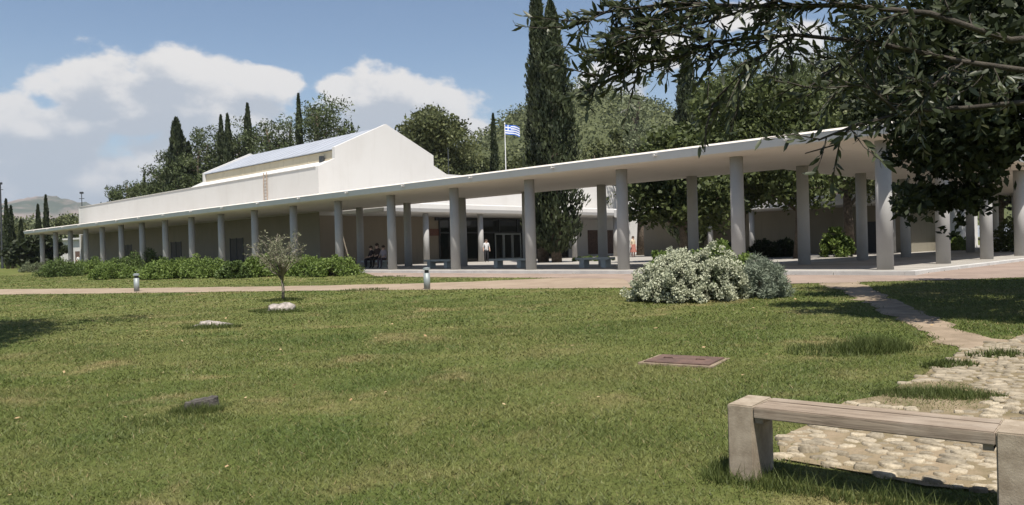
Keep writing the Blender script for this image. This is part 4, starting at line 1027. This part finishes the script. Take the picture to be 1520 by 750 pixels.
# ------------------------------------------------------------------ people
def person(name, label, loc, rz, pose, shirt, legs, hair=True, scale=1., skirt=False):
    R = empty(name, loc, label, 'person', rz=rz); R.scale = (scale,)*3
    if pose == 'stand':
        J = {'pel': (0, 0, .95, .13), 'wai': (0, 0, 1.10, .12), 'che': (0, .01, 1.30, .15), 'nec': (0, .01, 1.46, .06), 'hea': (0, -.02, 1.58, .095), 'top': (0, -.02, 1.68, .075),
             'hl': (.09, 0, .88, .095), 'kl': (.10, -.03, .49, .062), 'al': (.10, .02, .08, .042), 'tl': (.11, -.12, .035, .032), 'hr': (-.09, 0, .88, .095), 'kr': (-.10, .0, .49, .062), 'ar': (-.10, .05, .08, .042), 'tr': (-.11, -.09, .035, .032),
             'sl': (.18, .01, 1.38, .06), 'el': (.24, .03, 1.10, .045), 'wl': (.24, -.08, .88, .032), 'fl': (.24, -.11, .78, .024), 'sr': (-.18, .01, 1.38, .06), 'er': (-.24, .03, 1.10, .045), 'wr': (-.24, -.06, .88, .032), 'fr': (-.24, -.09, .78, .024)}
        hz = .92
    else:
        J = {'pel': (0, 0, .56, .14), 'wai': (0, 0, .72, .13), 'che': (0, -.03, .93, .15), 'nec': (0, -.05, 1.10, .06), 'hea': (0, -.09, 1.21, .095), 'top': (0, -.09, 1.31, .075),
             'hl': (.10, -.05, .54, .095), 'kl': (.12, -.42, .53, .07), 'al': (.12, -.44, .10, .045), 'tl': (.13, -.57, .04, .033), 'hr': (-.10, -.05, .54, .095), 'kr': (-.12, -.42, .53, .07), 'ar': (-.12, -.40, .10, .045), 'tr': (-.13, -.53, .04, .033),
             'sl': (.18, -.03, 1.01, .06), 'el': (.24, -.10, .76, .045), 'wl': (.15, -.30, .66, .033), 'fl': (.10, -.38, .64, .025), 'sr': (-.18, -.03, 1.01, .06), 'er': (-.24, -.10, .76, .045), 'wr': (-.15, -.30, .66, .033), 'fr': (-.10, -.38, .64, .025)}
        hz = .60
    ks = list(J); ed = [('pel', 'wai'), ('wai', 'che'), ('che', 'nec'), ('nec', 'hea'), ('hea', 'top')]
    for s in 'lr': ed += [('pel', 'h'+s), ('h'+s, 'k'+s), ('k'+s, 'a'+s), ('a'+s, 't'+s), ('che', 's'+s), ('s'+s, 'e'+s), ('e'+s, 'w'+s), ('w'+s, 'f'+s)]
    me = bpy.data.meshes.new('body'); me.from_pydata([J[k][:3] for k in ks], [(ks.index(a), ks.index(b_)) for a, b_ in ed], [])
    tmp = bpy.data.objects.new('tmp', me); COL.objects.link(tmp); md = tmp.modifiers.new('skin', 'SKIN'); tmp.modifiers.new('sub', 'SUBSURF').levels = 1
    for i, k in enumerate(ks):
        sv = me.skin_vertices[0].data[i]; sv.radius = (J[k][3], J[k][3]); sv.use_root = (k == 'pel')
    dg = bpy.context.evaluated_depsgraph_get(); nm = bpy.data.meshes.new_from_object(tmp.evaluated_get(dg)); bpy.data.objects.remove(tmp)
    nm.name = 'body'; nm.materials.clear()
    for m_ in (MT['skin'], simple('cloth_top', shirt, .9, .1, 9), simple('cloth_legs', legs, .9, .1, 9), MT['hair']): nm.materials.append(m_)
    idx = []; nz = J['nec'][2]
    for p in nm.polygons:
        c = p.center; k = 1
        if c.z > nz-.01: k = 0
        elif abs(c.x) > .2 and pose == 'stand' and c.z < 1.12: k = 0
        elif pose == 'sit' and abs(c.x) < .24 and c.y < -.2 and c.z > .615: k = 0
        elif c.z < hz or (pose == 'sit' and c.y < -.14 and c.z < .62): k = 2
        if c.z < .07: k = 3
        idx.append(k)
    nm.polygons.foreach_set('material_index', idx); nm.polygons.foreach_set('use_smooth', [True]*len(idx)); link('body', nm, None, R)
    hx = J['hea']; bm = bmesh.new(); bmesh.ops.create_uvsphere(bm, u_segments=14, v_segments=9, radius=1)
    for v in bm.verts:
        c = v.co; v.co = Vector((hx[0]+c.x*.105, hx[1]+.022+c.y*.115-(.0), hx[2]+.045+c.z*.10-(.06 if c.y > .3 and c.z < 0 else 0)))
    me = bpy.data.meshes.new('hair'); bm.to_mesh(me); bm.free(); link('hair', me, MT['hair'], R)
    # nose, eyes, mouth, ears
    m = MB(); m.tube([(hx[0], hx[1]-.085, hx[2]+.02), (hx[0], hx[1]-.118, hx[2]-.02)], [.010, .016], 6); m.tube([(hx[0]-.1, hx[1], hx[2]+.02), (hx[0]-.1, hx[1]+.01, hx[2]-.03)], [.018, .012], 6); m.tube([(hx[0]+.1, hx[1], hx[2]+.02), (hx[0]+.1, hx[1]+.01, hx[2]-.03)], [.018, .012], 6); m.build('nose_and_ears', MT['skin'], R, True)
    m = MB()
    for s in (-.035, .035): m.box(hx[0]+s-.013, hx[0]+s+.013, hx[1]-.10, hx[1]-.085, hx[2]+.012, hx[2]+.026)
    m.box(hx[0]-.025, hx[0]+.025, hx[1]-.097, hx[1]-.08, hx[2]-.052, hx[2]-.044); m.build('eyes_and_mouth', MT['hair'], R)
    if skirt:
        m = MB(); m.tube([(0, 0, hz+.13), (0, 0, hz-.1), (0, 0, .42)], [.14, .19, .27], 16, False); m.build('skirt', nm.materials[2], R, True)
    return R
b = foot(940, 63); person('person', 'person in pale beige top and reddish skirt standing at the court end of the porch', (b[0], b[1], ZF), .6, 'stand', (.55, .46, .34), (.34, .14, .11), skirt=True)
def on_bench(px, v=2.2): return Wp(float(ufromx(px, v)), v, ZF)
face = math.atan2(dr[1], dr[0])-math.pi/2
person('person', 'seated person in dark clothes on the stone bench beneath the roof', on_bench(552, 2.25), face-.2, 'sit', (.03, .022, .025), (.02, .02, .025))
person('person', 'taller seated person in dark brown clothes in the middle of the stone bench', on_bench(561, 2.3), face+.1, 'sit', (.055, .035, .03), (.025, .02, .02), scale=1.1)
person('person', 'seated person in a light mauve top at the bench end by the column', on_bench(570, 2.25), face+.25, 'sit', (.30, .26, .28), (.09, .07, .08))
b = foot(722, 58.5); u_, v_ = uv(b); person('person', 'person in a white shirt and dark trousers by the glass doors', (b[0], b[1], ZF), .3, 'stand', (.55, .55, .55), (.03, .03, .035))
b = foot(116, 105); person('person', 'person in a white top and pink trousers beyond the far end columns', (b[0], b[1], float(gz(b[0], b[1]))), 1.2, 'stand', (.7, .7, .7), (.42, .2, .2))

# ------------------------------------------------------------------ near trees: dense crown, overhanging branch, off-frame tree
def dense_tree():
    rng = np.random.default_rng(77); base = np.array([11.6, 13.4, 0]); base[2] = float(gz(*base[:2]))
    R = empty('dense_tree', base, 'large dark shady tree overhanging the dirt trail and the end of the walkway', 'tree'); mb = MB()
    pts = [(0, 0, -.1), (-.2, -.1, 1.1), (-.5, -.1, 2.2), (-.9, 0, 3.4)]; mb.tube(pts, [.34, .28, .25, .2], 10); C, Rr = [], []
    tg = []
    for px, py, d, r_ in [(1395, 250, 12.6, .55), (1375, 200, 12.4, .6), (1420, 290, 12.8, .45), (1400, 310, 12.9, .32), (1440, 230, 12.2, .6), (1370, 150, 12.6, .7), (1430, 120, 12, .8), (1490, 160, 11.6, .8), (1500, 90, 11.8, .9),
                          (1400, 60, 12.5, .9), (1470, 30, 12, .9), (1545, 220, 11.5, .6), (1560, 120, 11, 1.), (1350, 230, 13, .36), (1390, 0, 12.6, .9), (1520, -60, 12, 1.), (1455, 275, 12.6, .33), (1410, 335, 12.9, .16), (1405, 180, 12.2, .7)]:
        tg.append((ond(px, py, d)-base, r_))
    for k in range(40):
        a = rng.uniform(0, 6.283); q = math.sqrt(rng.random()); tg.append((np.array([-.1+3.9*q*math.cos(a), .6+3.6*q*math.sin(a), 3.7+2.6*(1-q*q)+rng.normal(0, .3)]), rng.uniform(.8, 1.2)))
    for i, (p, r_) in enumerate(tg):
        s = np.array(pts[2 if i % 2 else 3], float)
        if i % 2 == 0: mb.tube([s, (s+p)/2+[0, 0, .35], p], [.09, .055, .015], 6)
        for k in range(5): C.append(p+rng.normal(0, r_*.5, 3)); Rr.append(r_*rng.uniform(.45, .7))
    mb.build('trunk', MT['bark'], R, True)
    V, t = lobes_leaves(rng, C, Rr, 120000, .14, .5, -.1, .3, .5)
    V = V.reshape(-1, 4, 3); c = V.mean(1)+base; k = c[:, 1] > 9.6; link('crown', fastmesh('crown', V[k].reshape(-1, 3), 4, t[k]), L['deep'], R)
dense_tree()
def olive_branch():
    rng = np.random.default_rng(91); base = np.array([4.6, 2.6, 0]); base[2] = float(gz(*base[:2]))
    R = empty('olive_tree', base, 'olive tree reaching its thin leafy branches across the sky above the bench', 'tree'); mb = MB()
    mb.tube([(0, 0, -.1), (-.1, 0, .8), (-.2, .1, 1.6), (-.35, .25, 2.3)], [.24, .2, .17, .13], 10); fork = np.array([-.35, .25, 2.3])
    # main boughs, traced by direction at about 3.5 m
    B = [[(1560, 110, 3.3), (1430, 92, 3.45), (1300, 64, 3.5), (1180, 52, 3.55), (1060, 62, 3.6), (960, 45, 3.65)],
         [(1500, 60, 3.2), (1380, 20, 3.3), (1250, 8, 3.4), (1120, 10, 3.5), (1000, 5, 3.6), (900, 18, 3.7), (845, 40, 3.75)],
         [(1540, 150, 3.3), (1440, 160, 3.4), (1350, 165, 3.45), (1270, 186, 3.5), (1215, 208, 3.5)],
         [(1300, 64, 3.5), (1240, 100, 3.5), (1200, 130, 3.5), (1150, 120, 3.5)], [(1060, 62, 3.6), (1010, 85, 3.6), (950, 95, 3.62), (905, 112, 3.65), (880, 125, 3.65)], [(1180, 52, 3.55), (1120, 90, 3.5), (1080, 130, 3.5)],
         [(1000, 5, 3.6), (940, 60, 3.6), (900, 90, 3.6)], [(1340, 172, 3.45), (1290, 130, 3.4), (1230, 120, 3.4)], [(1060, 150, 3.55), (1048, 190, 3.55), (1046, 226, 3.55)], [(1080, 130, 3.5), (1060, 150, 3.55)],
         [(1430, 92, 3.45), (1380, 130, 3.4), (1330, 110, 3.4)], [(1250, 8, 3.4), (1180, -30, 3.4), (1080, -40, 3.4)], [(1120, 10, 3.5), (1060, 30, 3.5), (1000, 40, 3.5), (920, 60, 3.55)], [(1265, 186, 3.5), (1240, 215, 3.5), (1195, 228, 3.5)]]
    segs = []
    for k, br in enumerate(B):
        P = [ond(p[0], p[1], p[2]*.9)-base for p in br]
        if k < 3: P = [fork+(P[0]-fork)*.02, (fork+P[0])/2+[0, 0, .06]]+P
        r0 = .013 if k < 3 else (.0035 if k > 7 else .005); mb.tube(P, [r0*(1-.8*i/(len(P)-1))+.002 for i in range(len(P))], 6)
        for a, b_ in zip(P[(2 if k < 3 else 0):-1], P[(3 if k < 3 else 1):]): segs.append((a, b_))
    leaves = []
    ln = np.array([np.linalg.norm(b_-a) for a, b_ in segs])
    mid = np.array([(a+b_)/2+base for a, b_ in segs]); elv = (mid[:, 2]-CZ)/mid[:, 1]; ln *= np.where(elv < .175, .4, 1.)*np.where(elv < .24, .7, 1.)
    for k in range(290):
        a, b_ = segs[rng.choice(len(segs), p=ln/ln.sum())]; f = rng.random(); p = a+(b_-a)*f
        px_left = (p+base)[0]/(p+base)[1]
        d = unit((b_-a)*.8/np.linalg.norm(b_-a)+rng.normal(0, .6, 3)+[0, 0, -.12]); L_ = rng.uniform(.10, .30); e = p+d*L_
        q = (p+e)/2+rng.normal(0, .012, 3); mb.tube([p, q, e], [.0035, .0025, .0012], 4, False)
        m = int(L_/.016)
        for j in range(m):
            t = (j+.7)/m; c = (p*(1-t)+e*t) if t > .5 else (p*(1-t)+q*t*1.+(e-q)*t*0+q*0 if False else p*(1-t)+e*t)
            dd = unit(d+rng.normal(0, .62, 3)); leaves.append((c, dd))
    br = mb.build('branch', MT['olivebark'], R, True)
    # one olive leaf: folded lance shape, 6 triangles
    def leafmesh(seed):
        V = [(0, 0, 0), (.30, .14, .04), (.68, .12, .03), (1, 0, -.05), (.68, -.12, .03), (.30, -.14, .04), (.33, 0, 0), (.68, 0, -.005)]
        me = mesh('leaf', V, [(0, 6, 1), (1, 6, 7, 2), (2, 7, 3), (0, 5, 6), (5, 4, 7, 6), (4, 3, 7)], True)
        at = me.attributes.new('tint', 'FLOAT', 'POINT'); at.data.foreach_set('value', np.full(8, seed)); me.materials.append(L['olive']); return me
    LM = [leafmesh(s) for s in (.1, .35, .6, .95)]
    order = sorted(range(len(leaves)), key=lambda i: np.linalg.norm(leaves[i][0]+base-O)+.8*max(0, (leaves[i][0]+base)[0]/max(.1, (leaves[i][0]+base)[1])-.62)*10)
    V = []; tn = []
    tpl = np.array([v.co[:] for v in LM[0].vertices]); quad = [(0, 6, 1, 1), (1, 6, 7, 2), (2, 7, 3, 3), (0, 5, 6, 6), (5, 4, 7, 6), (4, 3, 7, 7)]
    rest = MB(); rt = []
    for r_, i in enumerate(order):
        c, d = leaves[i]; q = Vector(d).to_track_quat('X', 'Z'); s = rng.uniform(.042, .064); rot = q.to_matrix().to_4x4() @ Matrix.Rotation(rng.uniform(0, 6.283), 4, 'X')
        if r_ < 295:
            o = link('leaf', LM[int(rng.integers(4))], None, br); o.matrix_local = Matrix.Translation(c) @ rot @ Matrix.Scale(s, 4)
        else:
            Mx = np.array(Matrix.Translation(c) @ rot @ Matrix.Scale(s, 4)); w = tpl@Mx[:3, :3].T+Mx[:3, 3]
            rest.add(w, [(0, 6, 1), (1, 6, 7, 2), (2, 7, 3), (0, 5, 6), (5, 4, 7, 6), (4, 3, 7)]); rt += [rng.random()]*8
    me = mesh('leaves', rest.V, rest.F, True); at = me.attributes.new('tint', 'FLOAT', 'POINT'); at.data.foreach_set('value', rt); tag(link('leaves', me, L['olive'], br), kind='stuff')
    # rest of the crown, outside the picture on the right
    C = [np.array([.6, -.6, 3.2])+rng.normal(0, [1.2, .9, .5], 3) for k in range(30)]; V, t = lobes_leaves(rng, C, [.4]*30, 9000, .06, .3, 0, .2, .4)
    V = V.reshape(-1, 4, 3); c = V.mean(1)+base; k = (c[:, 0] > 3.4) & (c[:, 0] > .85*c[:, 1]); link('crown', fastmesh('crown', V[k].reshape(-1, 3), 4, t[k]), L['olive'], R)
olive_branch()
tree('shade_tree', 'leafy tree standing beside the lawn whose shadow falls on the grass', 'tree', (-12.6, 10.9, float(gz(-12.6, 10.9))), 11.8, 4.9, 'broad', 99, 26000, .24, 'deep', z_lo=.62)

# ------------------------------------------------------------------ air
def haze():
    m = bpy.data.materials.new('haze'); m.use_nodes = True; t = m.node_tree; t.nodes.clear()
    v = t.nodes.new('ShaderNodeVolumePrincipled'); v.inputs['Color'].default_value = (.86, .91, 1, 1); v.inputs['Density'].default_value = .00009; v.inputs['Anisotropy'].default_value = .2
    o_ = t.nodes.new('ShaderNodeOutputMaterial'); t.links.new(v.outputs[0], o_.inputs['Volume'])
    mb = MB(); mb.box(-7600, 7600, -7600, 7600, -6, 330); o = mb.build('haze', m); tag(o, 'thin pale summer haze over the valley', kind='stuff')
haze()
